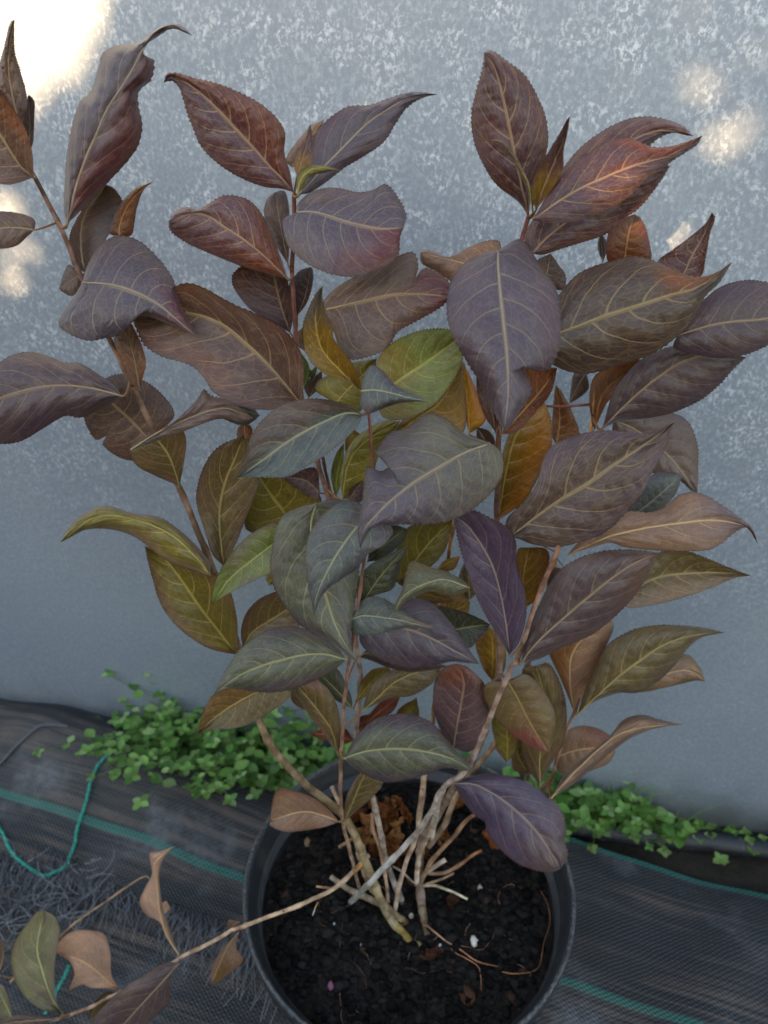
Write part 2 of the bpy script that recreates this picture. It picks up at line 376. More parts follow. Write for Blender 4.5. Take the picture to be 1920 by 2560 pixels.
for i in range(NR+1):
    r = .1262*i/NR
    for k in range(NA): a = 2*math.pi*k/NA; x, y = r*math.cos(a), r*math.sin(a); V.append((x, y, z_soil(x, y)))
for i in range(NR):
    for k in range(NA): j = (k+1) % NA; F.append((i*NA+k, i*NA+j, (i+1)*NA+j, (i+1)*NA+k))
soil = mesh('potting_soil', V, F, msoil.m); tag(soil, 'dark crumbly potting soil filling the black pot', 'soil', None, 'stuff')
ico = bmesh.new(); bmesh.ops.create_icosphere(ico, subdivisions=2, radius=1); IV = np.array([v.co[:] for v in ico.verts]); IF = [tuple(v.index for v in f.verts) for f in ico.faces]; ico.free()
i1 = bmesh.new(); bmesh.ops.create_icosphere(i1, subdivisions=1, radius=1); JV = np.array([v.co[:] for v in i1.verts]); JF = [tuple(v.index for v in f.verts) for f in i1.faces]; i1.free()
def pebble(V, c, r, sq=(1, 1, .7), seed=0.0, rough=.35):
    out = []
    for v in V: out.append(np.array(v)*sq*r*(1+rough*noise.noise(Vector(v)*1.7+Vector((seed, seed*2, 0)))*1.6))
    return np.array(out)+c
b = Bag()
for i in range(2600):
    r = .121*math.sqrt(random.random()); a = random.uniform(0, 6.283); x, y = r*math.cos(a), r*math.sin(a)
    q = random.choice((.0012, .0016, .002, .0028, .0038, .005)) * random.uniform(.7, 1.2); g_ = random.choice((.006, .009, .013, .02))*random.uniform(.8, 1.3)
    if random.random() < .012: c = (.05, .03, .02)
    else: c = (g_, g_*.88, g_*.78)
    b.add(pebble(JV, (x, y, z_soil(x, y)+q*.2), q, (1, random.uniform(.6, 1), .7), i*.37, .5), JF, c)
cr = b.build('soil_crumbs', m_vcol('soil_crumb', .95, .4, 600, .6, .1), soil); cr['kind'] = 'stuff'

# ------------------------------------------------------------------ the shrub: stems, roots, leaves
shrub = empty('potted_shrub', 'bushy shrub with bronze purple and olive leaves growing in the black pot', 'shrub', (0, 0, 0))
STEM_PTS = []; STEM_R = []
PLN = {'z': H}
def place(P, Ys):
    """pixel rows + per-point Y in cm (None = interpolate, 's..' = on the soil, 'z..' = height above the rim in cm)"""
    out = [None]*len(P); yy = [None]*len(P)
    for i, Y in enumerate(Ys):
        if isinstance(Y, str):
            Q = at_z(P[i], (SOIL if Y[0] == 's' else H)+float(Y[1:] or 0)/100); yy[i] = Q[1]
        elif Y is not None: yy[i] = Y/100
    k = [i for i in range(len(P)) if yy[i] is not None]
    yy = np.interp(range(len(P)), k, [yy[i] for i in k])
    return np.array([at_y(P[i], yy[i]) for i in range(len(P))])
def stem(fr, *args, **kw):
    return _stem(fr, None, *args, **kw) if isinstance(fr, list) else _stem(fr, *args, **kw)
def _stem(fr, pts, Ys, r0, r1, c0=(128, 98, 78), c1=(110, 74, 60), name='stem', nodes=True, hook=True, ns=9):
    P = px(fr, pts) if isinstance(fr, str) else np.vstack([px(f, p) for f, p in fr])
    ys = list(Ys)+[None]*(len(P)-len(Ys)) if len(Ys) < len(P) else list(Ys)
    Q = place(P, ys); L = np.linalg.norm(np.diff(Q, axis=0), axis=1).sum(); n = max(10, int(L/.004)); C = smooth(Q, n)
    u = np.linspace(0, 1, n+1); R = r0+(r1-r0)*u
    if nodes:
        for nd in np.arange(.03, L, .043): R = R+.28*R*np.exp(-((u*L-nd)/.0028)**2)
    C = C + np.stack([[.0006*noise.noise((q[0]*70, q[1]*70, q[2]*70+k*9)) for k in range(3)] for q in C])
    R = R*.84; V, F = tube(C, R/1000, ns); col = np.repeat(1.2*lin(c0)+(lin(c1)-1.2*lin(c0))*u[:, None], ns, axis=0)
    if hook: STEM_PTS.append(C); STEM_R.append(R/1000)
    return mesh(name, V, F, M['bark'], shrub, col)
GREY = (158, 146, 134); BRN = (122, 84, 66); TAN = (160, 124, 92); YEL = (140, 118, 56)
# A: left, up to the far-left tuft
stem([('11', '905,1015 830,950 760,880 695,760 640,620 570,450 500,350 330,210 160,0'), ('F', '515,1400 465,1240 385,1050 330,930 300,860 235,730 175,600 130,490 70,375 40,330')],
     ['s.3', None, 's.6', None, None, None, 1.0, None, 2.2, 3, 3.5, 4, 4.2, 4.5, 4.8, 5, 5, 5, 5], 4.6, 1.3, (140, 122, 92), (122, 92, 80))
stem('11', '905,1025 845,965 770,890 720,830', ['s.2', 's.4', 's.5', 's.4'], 4.8, 3.9, YEL, (132, 110, 66), hook=False, nodes=False)
# B: centre left, up to the top tuft
stem([('11', '860,880 800,770 745,640 720,560 690,400 640,200'), ('7', '975,1500 985,1360 990,1090'), ('F', '740,1250 710,1080 690,1010 650,850 640,740 632,600 634,490 636,420')],
     ['s.3', None, 's1.8', None, 0, None, 0, 0.5, 1.0, 2.5, 3.2, 3.4, 3.8, 4, 4, 4, 4], 3.2, 1.3, GREY, (112, 66, 56))
stem('F', '720,1090 702,1010 690,960 672,900', [4.2, 4.2, 4.2, 4.2], 1.3, 1.0, BRN, BRN)
# C: thin reddish stem in front
stem([('11', '600,720 560,560 520,400 512,250 515,60'), ('7', '885,1640 900,1350 930,1080'), ('F', '775,1300 800,1100 806,1000 797,915 795,890')],
     [.2, -.3, -1.0, -1.5, -2.2, -2.4, -3, -3.3, -3.2, -3, -3, -3, -3], 1.9, .95, (150, 122, 102), (104, 62, 52))
# D: grey broken stem leaning right
stem([('11', '560,785 700,640 900,420 1000,240'), ('F', '1010,1660 1070,1520 1105,1440 1120,1420 1155,1310 1200,1200 1205,1180')],
     [-1.4, -1.5, -1.6, -1.6, -1.7, -2.2, -2.5, -2.5, -2.4, -2.2, -2.2], 3.0, 1.6, (150, 148, 142), (146, 104, 84))
# E: main upright
stem([('11', '910,930 890,760 885,600 900,480 960,390 1040,250 1110,130'), ('F', '1040,1600 1078,1450 1072,1300 1073,1110 1077,940 1092,800 1120,560 1140,470')],
     ['s.2', None, 's2', None, None, None, 1.0, 1.2, 1.5, 2, 2, 2, 2, 2.2, 2.4], 4.4, 1.3, (134, 116, 100), (104, 62, 56))
stem('11', '905,1010 915,950 905,900 895,800', ['s0', 's.3', 's.6', 's1'], 4.6, 4.0, (96, 78, 50), (130, 112, 90), hook=False, nodes=False)
# F: right lower
stem([('11', '890,690 940,590 1040,480 1130,380'), ('F', '1110,1730 1180,1700 1215,1600 1245,1530 1255,1500')],
     ['s1.5', None, None, 1.5, 1.8, 2, 2.3, 2.5, 2.6], 2.3, 1.3, (150, 118, 92), (142, 106, 84))
# G: back right
stem([('11', '925,520 1000,420 1075,250'), ('F', '1100,1560 1150,1400 1190,1250 1230,1100 1276,930 1282,860 1284,820')],
     [1.5, 2.2, 3, 4, 4.5, 5, 5.5, 6.3, 6.5, 6.5], 3.0, 1.2, (140, 118, 100), (176, 132, 84))
# H: back middle
stem([('11', '880,420 890,330 905,200'), ('F', '935,1560 960,1300 970,1190 988,1110')], [1.0, 1.4, 2, 3, 3.5, 3.6, 3.6], 3.0, 1.3, (150, 128, 108), (150, 96, 50))
stem('11', '940,490 960,380 975,300 1000,240', [.6, .5, .2, -.5], 2.8, 2.4, GREY, GREY, hook=False)
# I: trailing branch to lower left
stem([('11', '645,560 560,650 480,720 390,765 300,805 150,860 20,910'), ('10', '1380,860 1230,950 1060,1035 900,1140 710,1235 560,1310 350,1390 180,1410 -60,1440')],
     ['z1.5', 'z1.5', 'z1.4', 'z1.3', 'z1.2', 'z1', 'z.8', 'z.6', 'z.2', 'z-.5', 'z-1.2', 'z-2', 'z-2.6', 'z-3.5', 'z-4', 'z-5'], 2.2, 1.3, (176, 150, 122), (150, 112, 92))
stem('10', '885,560 840,555 650,680 470,805 330,920 200,1010 60,1180', ['z-6', 'z-6', 'z-6', 'z-6', 'z-6', 'z-6', 'z-6'], 1.0, 1.3, (156, 126, 100), (150, 118, 92))
# cut stubs and side twigs
stem('13', '410,585 480,640 560,690 660,735 780,790 860,860 950,930', ['z.0', None, None, 's1.4', 's1.0', 's.8', 's.2'], 2.6, 4.0, (168, 150, 136), (120, 102, 60), hook=False)
stem('13', '305,652 360,660 425,672', ['z1.2', 'z1.2', 'z1.4'], 1.0, 1.4, TAN, TAN, hook=False, nodes=False)
stem('13', '1200,465 1130,510 1060,560 1020,610', ['s3.0', 's2.6', 's2.2', 's1.8'], 2.4, 2.6, (176, 156, 140), (140, 120, 104), hook=False, nodes=False)
stem('13', '1350,742 1250,690 1130,650 1040,650', ['s1.2', 's1.6', 's1.8', 's1.8'], 1.2, 1.4, (196, 186, 150), (170, 150, 124), hook=False)
stem('13', '835,515 900,555 960,610 1000,640', ['s2.4', 's2.2', 's2', 's1.9'], .9, 1.1, (176, 160, 146), (150, 130, 112), hook=False)
stem('13', '1060,560 1180,560 1290,510 1380,440 1450,400', ['s2', 's2.2', 's2.6', 's3', 's3.2'], 2.0, 1.5, (150, 122, 100), (150, 96, 54), hook=False)
stem('13', '1060,640 1150,610 1260,560', ['s1.8', 's2', 's2.3'], 1.3, 1.2, (150, 122, 96), (150, 122, 96), hook=False)
stem('13', '465,380 520,345 560,320', ['s2', 's2', 's2'], 1.7, 1.7, (150, 126, 100), (150, 126, 100), hook=False, nodes=False)
stem('11', '468,238 490,285 515,340', ['z4', 'z3.6', 'z3'], 2.2, 2.0, (170, 148, 124), (150, 122, 100), hook=False, nodes=False)
stem('13', '280,855 300,800 320,760', ['z0.2', 'z.9', 'z1.2'], .5, .7, (190, 178, 160), TAN, hook=False, nodes=False)
stem('6', '540,655 650,655 780,645', [7.5, 7.2, 6.8], .9, 1.1, (110, 70, 60), (120, 78, 62), hook=False)
stem('13', '690,290 690,200 720,40', [2.0, 2.2, 2.5], 1.6, 1.3, (140, 98, 70), (120, 80, 60), hook=False)
stem('13', '640,480 560,560', ['z1.9', 'z1.5'], 2.2, 2.2, (170, 120, 60), (160, 122, 80), hook=False, nodes=False)
stem('13', '1000,640 1008,500 1040,380 1100,250 1135,120 1150,40', ['s1.6', None, None, None, None, .6], 2.6, 2.0, (176, 156, 138), (158, 134, 114), hook=False)
stem('13', '800,760 790,620 770,520 740,380 700,250 690,150', ['s1.2', None, None, None, None, 1.6], 1.8, 1.5, (170, 142, 118), (150, 112, 88), hook=False)
stem('13', '850,820 880,650 930,480 1000,300 1020,120 1040,-20', ['s.8', None, None, None, None, 1.4], 2.4, 1.8, (170, 148, 128), (160, 132, 110), hook=False)
stem('13', '560,250 600,420 640,560 700,700', [1.2, None, None, 's1'], 2.2, 2.6, (164, 140, 118), (150, 130, 108), hook=False)
# roots
RT = (150, 104, 76)
stem('13', '960,960 1000,930 1060,920 1110,960 1200,1030 1300,1090 1400,1160 1480,1190 1560,1205', ['s.4', 's.8', 's1.0', 's.9', 's.6', 's.5', 's.4', 's.4', 's.4'], 1.2, .7, (160, 124, 100), (140, 88, 60), 'root', False, False, 6)
stem('13', '1210,1050 1260,1110 1340,1150 1420,1200 1440,1260 1445,1370', ['s.4']*6, .7, .4, RT, RT, 'root', False, False, 5)
stem('11', '1270,1110 1340,1118 1440,1095 1470,970 1500,880 1490,800 1455,730', ['s.4', 's.4', 's.5', 's.6', 's.9', 's1.3', 's1.6'], .6, .5, (140, 94, 62), (124, 84, 60), 'root', False, False, 5)
for i in range(46):
    x, y = random.gauss(0, .055), random.gauss(-.01, .055); a = random.uniform(0, 6.28); P = []
    if math.hypot(x, y) > .105: continue
    L = random.uniform(.012, .045); cv = random.gauss(0, 40)
    for k in range(9):
        P.append((x, y, z_soil(x, y)+.0016+.0012*math.sin(k*1.3+i))); a += cv*L/8*.6+random.gauss(0, .25); x += math.cos(a)*L/8; y += math.sin(a)*L/8
        r_ = math.hypot(x, y)
        if r_ > .116: x *= .116/r_; y *= .116/r_
    V, F = tube(P, np.linspace(.0004, .00018, 9), 4)
    mesh('root', V, F, M['bark'], shrub, np.broadcast_to(lin(random.choice([(120, 84, 62), (90, 66, 52), (140, 106, 84)])), (len(V), 3)))

# ---- leaves
PAL = {  # centre colour, margin colour, vein strength
 'maroon': ((90, 69, 75), (96, 56, 54), 1.0), 'maroond': ((74, 58, 62), (72, 50, 52), .75), 'slate': ((92, 87, 95), (84, 66, 78), .55),
 'slater': ((92, 87, 96), (98, 44, 56), .7), 'purple': ((88, 80, 98), (80, 66, 88), .6), 'purpbr': ((88, 76, 78), (80, 66, 82), .55), 'brown': ((104, 90, 82), (94, 72, 70), .8),
 'taupe': ((112, 102, 98), (104, 88, 84), .5), 'olive': ((106, 104, 50), (104, 82, 46), .9), 'olivebr': ((100, 92, 62), (98, 76, 58), .8),
 'green': ((104, 118, 66), (96, 100, 58), .7), 'ggreen': ((98, 106, 88), (88, 78, 88), .7), 'bgreen': ((92, 104, 100), (86, 84, 92), .7),
 'tan': ((150, 130, 112), (144, 116, 100), .6), 'ptan': ((232, 206, 182), (220, 190, 164), .4), 'orange': ((116, 80, 52), (110, 68, 46), .8), 'ochre': ((116, 98, 40), (122, 78, 40), .9),
 'yellow': ((156, 122, 16), (150, 92, 24), .6), 'rust': ((128, 78, 58), (120, 66, 48), .6), 'dgreen': ((66, 76, 56), (66, 58, 58), .6),
 'dolive': ((82, 70, 62), (82, 62, 72), .85), 'pgreen': ((160, 164, 134), (150, 142, 124), .6), 'pink': ((122, 108, 78), (150, 96, 82), .4), 'rustp': ((100, 84, 88), (128, 82, 66), .6)}
GAIN = .58
LEAVES = []; WARM = np.array([1.10, .95, .98])
def leaf(fr, mid, A, B, Y, col, k=.35, kx=0.0, cup=None, bend=None, teeth=True, mix=None, c2=None, wave=1.0):
    i = len(LEAVES); r = random.Random(i*13+5); NU, NV = 80, 12
    Mp = px(fr, mid); Ap = np.vstack([Mp[:1], px(fr, A), Mp[-1:]]); Bp = np.vstack([Mp[:1], px(fr, B), Mp[-1:]])
    m, a, b = smooth(Mp, NU), smooth(Ap, NU), smooth(Bp, NU)
    if isinstance(Y, str): Yc = at_z(m[NU//2], H+float(Y[1:])/100)[1]
    else: Yc = Y/100
    C = at_y(m[NU//2], Yc); nrm = np.array([-kx, 1.0, -k])                # plane y = Yc + k dz + kx dx
    dep = (C-CAM)@np.array([0, CP, -SP]); tooth = .00075*FPX/dep
    u = np.linspace(0, 1, NU+1)
    if teeth:
        for e in (a, b):
            dv = e-m; ln = np.linalg.norm(dv, axis=1)[:, None]+1e-6; tg = np.gradient(m, axis=0); tg /= np.linalg.norm(tg, axis=1)[:, None]+1e-9
            amp = tooth*np.array([(.35+.65*r.random()) for _ in u])*np.where(np.arange(NU+1) % 2 == 1, 1.0, -.25)*np.clip((u-.12)*9, 0, 1)*np.clip((.985-u)*25, 0, 1)
            e += (dv/ln*.8+tg*.6)*(amp*np.minimum(1, ln[:, 0]/12))[:, None]
    vv = np.linspace(-1, 1, NV+1); P = np.zeros((NU+1, NV+1, 2))
    for j, v in enumerate(vv): P[:, j] = m+(a-m)*(-v) if v < 0 else m+(b-m)*v
    d = rays(P); t = ((C-CAM)@nrm)/(d@nrm)
    if cup is None: cup = r.choice((-1, 1, 1))*r.uniform(.15, .85)
    if bend is None: bend = r.uniform(-.5, .7)
    U, Vv = np.meshgrid(u, vv, indexing='ij'); aV = np.abs(Vv)
    length = np.linalg.norm(np.diff(m, axis=0), axis=1).sum()*dep/FPX; sz = length/.08
    fu = r.uniform(.78, 1.15); fo = r.uniform(0, .15); q = (U*fu+fo-.15*aV-.17*aV**2)*6.6+np.where(Vv > 0, .38, 0); quilt = np.abs(np.sin(np.pi*q))**.7
    fold = aV*.0022*sz
    disp = cup*.01*aV**2*sz + bend*.01*((2*U-1)**2-.3)*sz - .0021*sz*quilt*np.sin(np.pi*np.clip(aV*1.05, 0, 1))*1.0 - fold*(1 if cup < .2 else .3)
    p1, p2, p3 = r.uniform(0, 6.3), r.uniform(0, 6.3), r.uniform(2.0, 3.4)
    disp += wave*sz*(.0014*np.sin(p3*3*U+p1)*aV**1.5*np.sign(Vv+.01)+.0010*np.sin(11*U+p2)*aV**2)
    X = CAM+d*(t+disp)[..., None]
    c1, c2_, vs = PAL[col]
    if c2: c2_ = c2
    g = r.uniform(.88, 1.12)*GAIN; g1 = np.mean(c1); c1 = tuple(np.clip(g1+(np.array(c1, float)-g1)*1.42, 4, 250)); gy = np.mean(c2_); c2_ = tuple(gy+(np.array(c2_, float)-gy)*1.15); gg = 1.3 if col in ('olive', 'ochre', 'yellow', 'green') else 1.0; L1, L2 = lin(c1, g*gg)*WARM, lin(c2_, g*gg)*WARM
    nzv = np.array([[noise.noise((uu*3.1+i*7, v_*1.6, 4)) for v_ in vv] for uu in u])
    if mix == 'tip': wgt = sst(U+.25*nzv, .55, .95)
    elif mix == 'base': wgt = 1-sst(U+.2*nzv, .15, .65)
    elif mix == 'A': wgt = sst(-Vv+.5*nzv, -.2, .6)
    elif mix == 'B': wgt = sst(Vv+.5*nzv, -.2, .6)
    elif mix == 'tipA': wgt = sst(U+.3*nzv, .45, .75)*sst(-Vv, -.15, .15)
    elif mix == 'tipB': wgt = sst(U+.3*nzv, .45, .75)*sst(Vv, -.15, .15)
    else: wgt = .75*sst(aV+.9*nzv, .45, 1.1)+.12
    rim = .35*sst(aV, .9, 1.0)*(1 if mix is None else .5)
    cc = L1+(L2-L1)*wgt[..., None]; cc = cc*(1-rim[..., None]*.5)
    col4 = np.concatenate([cc, np.full((NU+1, NV+1, 1), vs)], -1).reshape(-1, 4)
    uv = np.stack([U*fu+fo, (Vv+1)/2], -1).reshape(-1, 2); W = NV+1
    F = [(x_*W+y_, x_*W+y_+1, (x_+1)*W+y_+1, (x_+1)*W+y_) for x_ in range(NU) for y_ in range(NV)]
    o = mesh('leaf', X.reshape(-1, 3), F, M['leaf'], shrub, col4, uv)
    # midrib and petiole
    tow = -d[:, NV//2]/np.linalg.norm(d[:, NV//2], axis=1)[:, None]
    R = (np.linspace(.72, .2, NU+1)*sz**.5/1000).clip(.00018, .0011); C3 = X[:, NV//2]+tow*(R*.25)[:, None]
    b0 = C3[0]; best = None
    for S in STEM_PTS:
        dd = np.linalg.norm((S-b0), axis=1); j = int(dd.argmin())
        if best is None or dd[j] < best[0]: best = (dd[j], S[j])
    keep = slice(0, NU+1, 3); Pm = C3[keep]; Rm = R[keep]
    if best and .0015 < best[0] < .024:
        tgt = best[1]; ctl = b0+(b0-C3[6])*.5*min(1, best[0]/.012); q_ = np.linspace(0, 1, 7)[:-1, None]
        pet = (1-q_)**2*tgt+2*q_*(1-q_)*ctl+q_**2*b0
        Pm = np.vstack([pet, Pm]); Rm = np.r_[np.linspace(1.25, 1.0, 6)*Rm[0], Rm]
    Vr, Fr = tube(Pm, Rm, 6); vc = np.array([.34, .26, .12])*.55+lin(c1, 1.0)*np.array([2.6, 2.4, 1.9])*.45
    vc = vc*(.55+.45*vs) if vs < .5 else vc
    npet = (len(Pm)-len(C3[keep]))*6; vcs = np.tile(vc*.85, (len(Vr), 1)); vcs[:npet] = lin((140, 96, 64))*.8; ro = mesh('midrib', Vr, Fr, M['rib'], o, vcs)
    LEAVES.append((o, length)); return o
L = leaf
# far-left tuft (stem A)
L('1', '130,830 70,560 55,380 75,200 95,125', '20,740 -20,560 0,410 35,270 65,150', '175,700 165,580 125,440 95,330 92,200', 5.5, 'brown', .05)
L('1', '215,1150 120,1060 0,870 -120,700 -230,480', '212,1010 165,840 90,710 0,580 -110,500', '120,1185 30,1195 -80,1150 -200,900', 4, 'brown', .1, c2=(128, 84, 58))
L('1', '190,980 195,800 185,610', '150,900 150,750', '215,920 222,760 222,660', 7.5, 'slate', .1)
L('1', '435,1450 500,1190 560,1020 630,860 700,700 780,580 860,450 920,330 1000,225 1100,172 1250,232', '412,1350 420,1180 435,980 480,770 520,660 590,590 640,430 665,350 750,295 850,285 920,262 1000,195 1080,160 1170,162', '500,1390 600,1290 720,1160 830,1040 900,930 920,800 895,680 900,590 970,530 995,460 990,380 925,370 940,300 1010,245 1120,186', 4.2, 'slate', .25, -.2, mix='B', c2=(104, 66, 70), bend=.2, wave=.3)
L('4', '550,470 525,300 545,100 690,-100', '470,420 450,250 500,120 600,-40', '640,330 720,200 800,60 795,10 740,-70', 7, 'taupe', .3)
L('4', '520,480 450,530 382,575', '450,420 410,490', '520,570 470,620 420,602', 7.5, 'taupe', .4)
L('1', '770,1530 780,1450 830,1330 920,1230 1000,1175', '708,1510 735,1400 790,1310 880,1220', '850,1525 870,1440 890,1330 935,1225', 6, 'orange', .1)
L('1', '225,1490 100,1475 0,1480 -150,1510 -200,1540', '220,1420 110,1380 0,1372 -100,1400', '180,1530 110,1590 20,1610 -80,1600', 4.0, 'brown', .5)
L('4', '535,535 640,540 760,560 900,610 1030,680 1150,780 1285,895', '560,440 620,330 690,260 770,230 880,255 970,320 1060,420 1120,510 1150,620 1205,750', '470,640 380,790 420,850 560,910 700,890 780,870 790,790 850,750 950,755 1080,800 1200,850', 2.2, 'slater', .7, mix='tip', cup=.9)
L('4', '905,1230 880,1080 850,940 820,790', '850,1180 790,1040 740,900', '930,1130 945,1050 910,920 850,800', 4.0, 'brown', .1, c2=(130, 84, 50))
L('4', '790,1270 640,1230 480,1205 330,1205 180,1230 0,1285 -220,1380', '740,1200 640,1130 520,1060 410,1050 260,995 130,990 0,1050 -120,1180', '740,1310 620,1370 520,1410 420,1400 280,1480 140,1560 0,1578 -120,1520', 2.6, 'purpbr', .6)
L('4', '970,1555 860,1440 740,1330 620,1200', '1060,1480 1130,1390 1060,1270 930,1170 760,1130', '900,1680 780,1670 670,1590 690,1530 630,1555 580,1500 545,1400 570,1280', 6, 'brown', .3)
L('F', '388,1050 370,995 352,965 330,940', '340,1030 295,1005 280,970 300,950', '397,1000 402,950 388,922 360,920', 3.2, 'olivebr', .0, c2=(128, 96, 70))
L('F', '283,972 350,930 430,895 490,882 550,905', '310,955 370,915 420,870 440,842 455,855 500,868', '330,955 400,930 470,905 520,912', 2.2, 'taupe', .5)
L('F', '455,885 505,880 562,898', '490,862 530,866', '490,908 530,918', 3.4, 'bgreen', .5)
L('5', '150,1130 125,1060 120,990', '85,1080 85,1020', '165,1080 165,1020', 4, 'orange', .2)
# top tuft (stem B)
L('2', '770,830 720,770 640,690 540,580 430,460 330,350 210,240 110,180 55,158 20,200', '750,720 715,600 720,490 660,390 560,310 440,250 330,205 220,180 120,150 45,146', '690,810 600,800 470,750 340,670 240,570 190,460 150,350 120,250 75,190', 3.6, 'maroon', .15, mix='A', c2=(104, 58, 50), bend=.1)
L('2', '800,845 860,780 950,680 1060,570 1200,430 1350,330 1450,285 1600,268', '860,720 890,520 960,420 1080,340 1200,330 1320,290 1430,258 1520,256', '870,830 960,770 1060,690 1180,620 1290,540 1360,430 1430,335 1520,285', 5, 'slate', .5, .2)
L('2', '790,740 820,650 850,530 868,435', '775,690 780,620 830,540 855,460', '860,690 880,600 875,510', 2.2, 'maroon', .1, mix='base', c2=(130, 104, 34))
L('2', '790,840 810,760 870,700 960,690 1080,720', '785,780 800,720 860,680 960,682', '830,800 860,740 930,720 1010,705', 1.8, 'olive', .4, c2=(66, 66, 36))
L('2', '760,690 830,560 945,410', '725,640 790,540 870,450', '820,660 890,560 925,480', 7.5, 'tan', .2)
L('2', '735,1330 600,1200 480,1105 380,1040 280,970 180,955 48,1000', '715,1260 670,1140 600,980 540,900 470,860 370,850 290,890 220,930 150,915 85,945', '620,1300 480,1260 330,1200 190,1140 90,1080 55,1040', 2.8, 'maroon', .3, mix='base', c2=(112, 62, 46))
L('2', '790,945 880,945 950,960 1090,1005 1250,1040 1405,1035', '790,900 870,830 1000,805 1130,830 1220,820 1300,785 1370,860 1415,960', '712,985 710,1050 740,1140 830,1230 950,1290 1080,1318 1200,1295 1320,1240 1375,1180 1382,1090', 1.2, 'slater', .8, mix='tipB', cup=.7)
L('2', '740,1250 700,1050 660,830', '660,1120 600,960 620,870', '745,1150 745,950 720,830', 6.5, 'taupe', .2)
L('2', '750,1640 700,1490 665,1340 640,1230', '640,1580 540,1520 470,1450 415,1350 440,1280 540,1230', '770,1530 745,1400 720,1300', 5.6, 'maroond', .2)
L('2', '790,1545 840,1420 870,1260', '760,1480 740,1380 800,1290', '850,1460 880,1350 882,1285', 6.3, 'maroond', .2)
L('F', '650,872 590,800 530,740 470,695 390,675 285,690', '655,780 622,720 560,682 500,655 440,622 395,613 340,645', '600,885 530,880 465,850 440,815 410,788 350,770 313,745 297,715', 3.2, 'brown', .35, c2=(112, 76, 62))
L('5', '590,320 700,295 850,260 1000,230 1150,225 1335,240', '590,270 650,200 760,130 900,60 1030,0 1120,-20 1150,60 1132,130 1180,75 1250,90 1335,160', '600,370 650,450 680,540 740,610 840,600 960,550 1030,450 1130,390 1240,330 1310,280', 2.2, 'brown', .6, mix='tip', c2=(98, 52, 62))
L('5', '470,420 440,500 480,570', '402,490', '475,500', 5.5, 'tan', .2)
# right tuft (stem E)
L('3', '530,870 510,780 480,650 455,530 430,400 400,270 370,170 320,95', '480,800 380,720 310,610 270,500 262,380 290,260 315,170', '548,760 590,650 622,520 610,400 570,300 510,200 430,140 360,88', 2.8, 'maroon', .1, bend=.2)
L('3', '550,850 530,720 480,620 440,550 350,508', '520,740 465,620 400,530', '554,770 505,650 458,565 400,512', .9, 'olivebr', .1, teeth=False)
L('3', '565,840 600,740 640,640 690,520 725,395', '545,760 565,670 610,590 670,490 708,420', '640,740 690,650 695,560 715,470', 1.4, 'maroon', .1, mix='base', c2=(134, 108, 34))
L('3', '550,885 640,820 760,745 880,690 1000,640 1100,610 1210,575 1350,488', '600,800 680,680 790,590 900,520 1000,500 1090,535 1150,545 1240,530', '620,900 740,895 860,860 970,800 1080,700 1150,650 1230,592 1320,535', 1.2, 'maroon', .45, .15, mix='tipA', c2=(128, 62, 40))
L('3', '570,860 700,740 850,620 1000,520 1150,465 1308,492', '640,720 760,560 900,455 1030,403 1160,408 1260,445', '760,780 950,680 1080,570 1110,525 1180,482 1260,474', 3.8, 'maroon', .3)
L('3', '545,1045 640,950 800,830 1000,700 1200,630', '510,970 560,880 700,770 900,650', '600,1050 690,1020 850,970 920,935 960,890 1050,830 1140,720', 4.2, 'maroon', .35)
L('3', '980,1090 1000,960 1030,858', '905,1080 903,960 945,895', '1102,1080 1092,960 1062,885', 8, 'orange', .1, c2=(120, 58, 40))
L('3', '880,1090 876,1020 872,940', '856,1010', '902,1010', 9, 'taupe', .1)
L('3', '1250,1165 1310,1040 1360,950 1395,848', '1140,1090 1220,1020 1300,960 1362,905', '1340,1155 1365,1060 1385,950 1408,880', 5.5, 'maroon', .2)
L('3', '610,1440 780,1380 900,1335 1050,1290 1200,1240 1330,1200 1492,1082', '640,1300 720,1180 800,1120 920,1080 1040,1060 1150,1090 1260,1140 1340,1155 1430,1125', '600,1530 690,1590 800,1610 930,1580 1080,1530 1200,1460 1300,1360 1360,1250 1430,1180', 1.8, 'dolive', .4, mix='tipA', c2=(126, 78, 42))  # orange near the tip paints sunlight coming through the blade
L('3', '385,1030 390,1150 410,1350 428,1520 435,1680 425,1800 415,1878', '330,1040 240,1080 170,1160 145,1280 160,1400 220,1520 300,1650 350,1760', '480,975 530,1010 590,1110 660,1210 680,1350 670,1500 620,1595 570,1570 520,1555 510,1600 545,1690 500,1770 450,1850', -2.6, 'slate', .7, cup=.9, bend=.5)
L('3', '385,1150 220,1090 20,1040', '400,1000 330,985 240,1020 160,1060 60,1028', '300,1200 180,1180 100,1130 30,1090', 6, 'tan', .7)
L('3', '600,1200 620,1120 635,1042', '575,1130 570,1080', '690,1215 705,1150 665,1090', 7, 'brown', .3)
L('3', '1230,1430 1380,1385 1500,1365 1659,1350 1850,1290', '1290,1340 1380,1240 1460,1190 1560,1170 1659,1180 1760,1210', '1215,1490 1320,1520 1420,1535 1550,1520 1659,1475 1780,1400', 3.6, 'purpbr', .5, .1)
L('6', '840,770 980,630 1120,510 1260,420 1400,390 1590,402', '860,700 900,580 1000,450 1120,370 1300,330 1480,370', '940,730 1100,712 1220,682 1350,622 1450,540 1530,450', 5, 'purpbr', .25)
L('6', '800,780 840,600 950,490 1070,405', '775,640 800,500 920,440', '840,690 880,620 980,540', 6.8, 'tan', .0, c2=(140, 88, 50))
L('6', '605,855 620,700 600,540', '580,800 588,650', '718,810 682,680 630,580', 7.8, 'orange', .1, c2=(150, 110, 72))
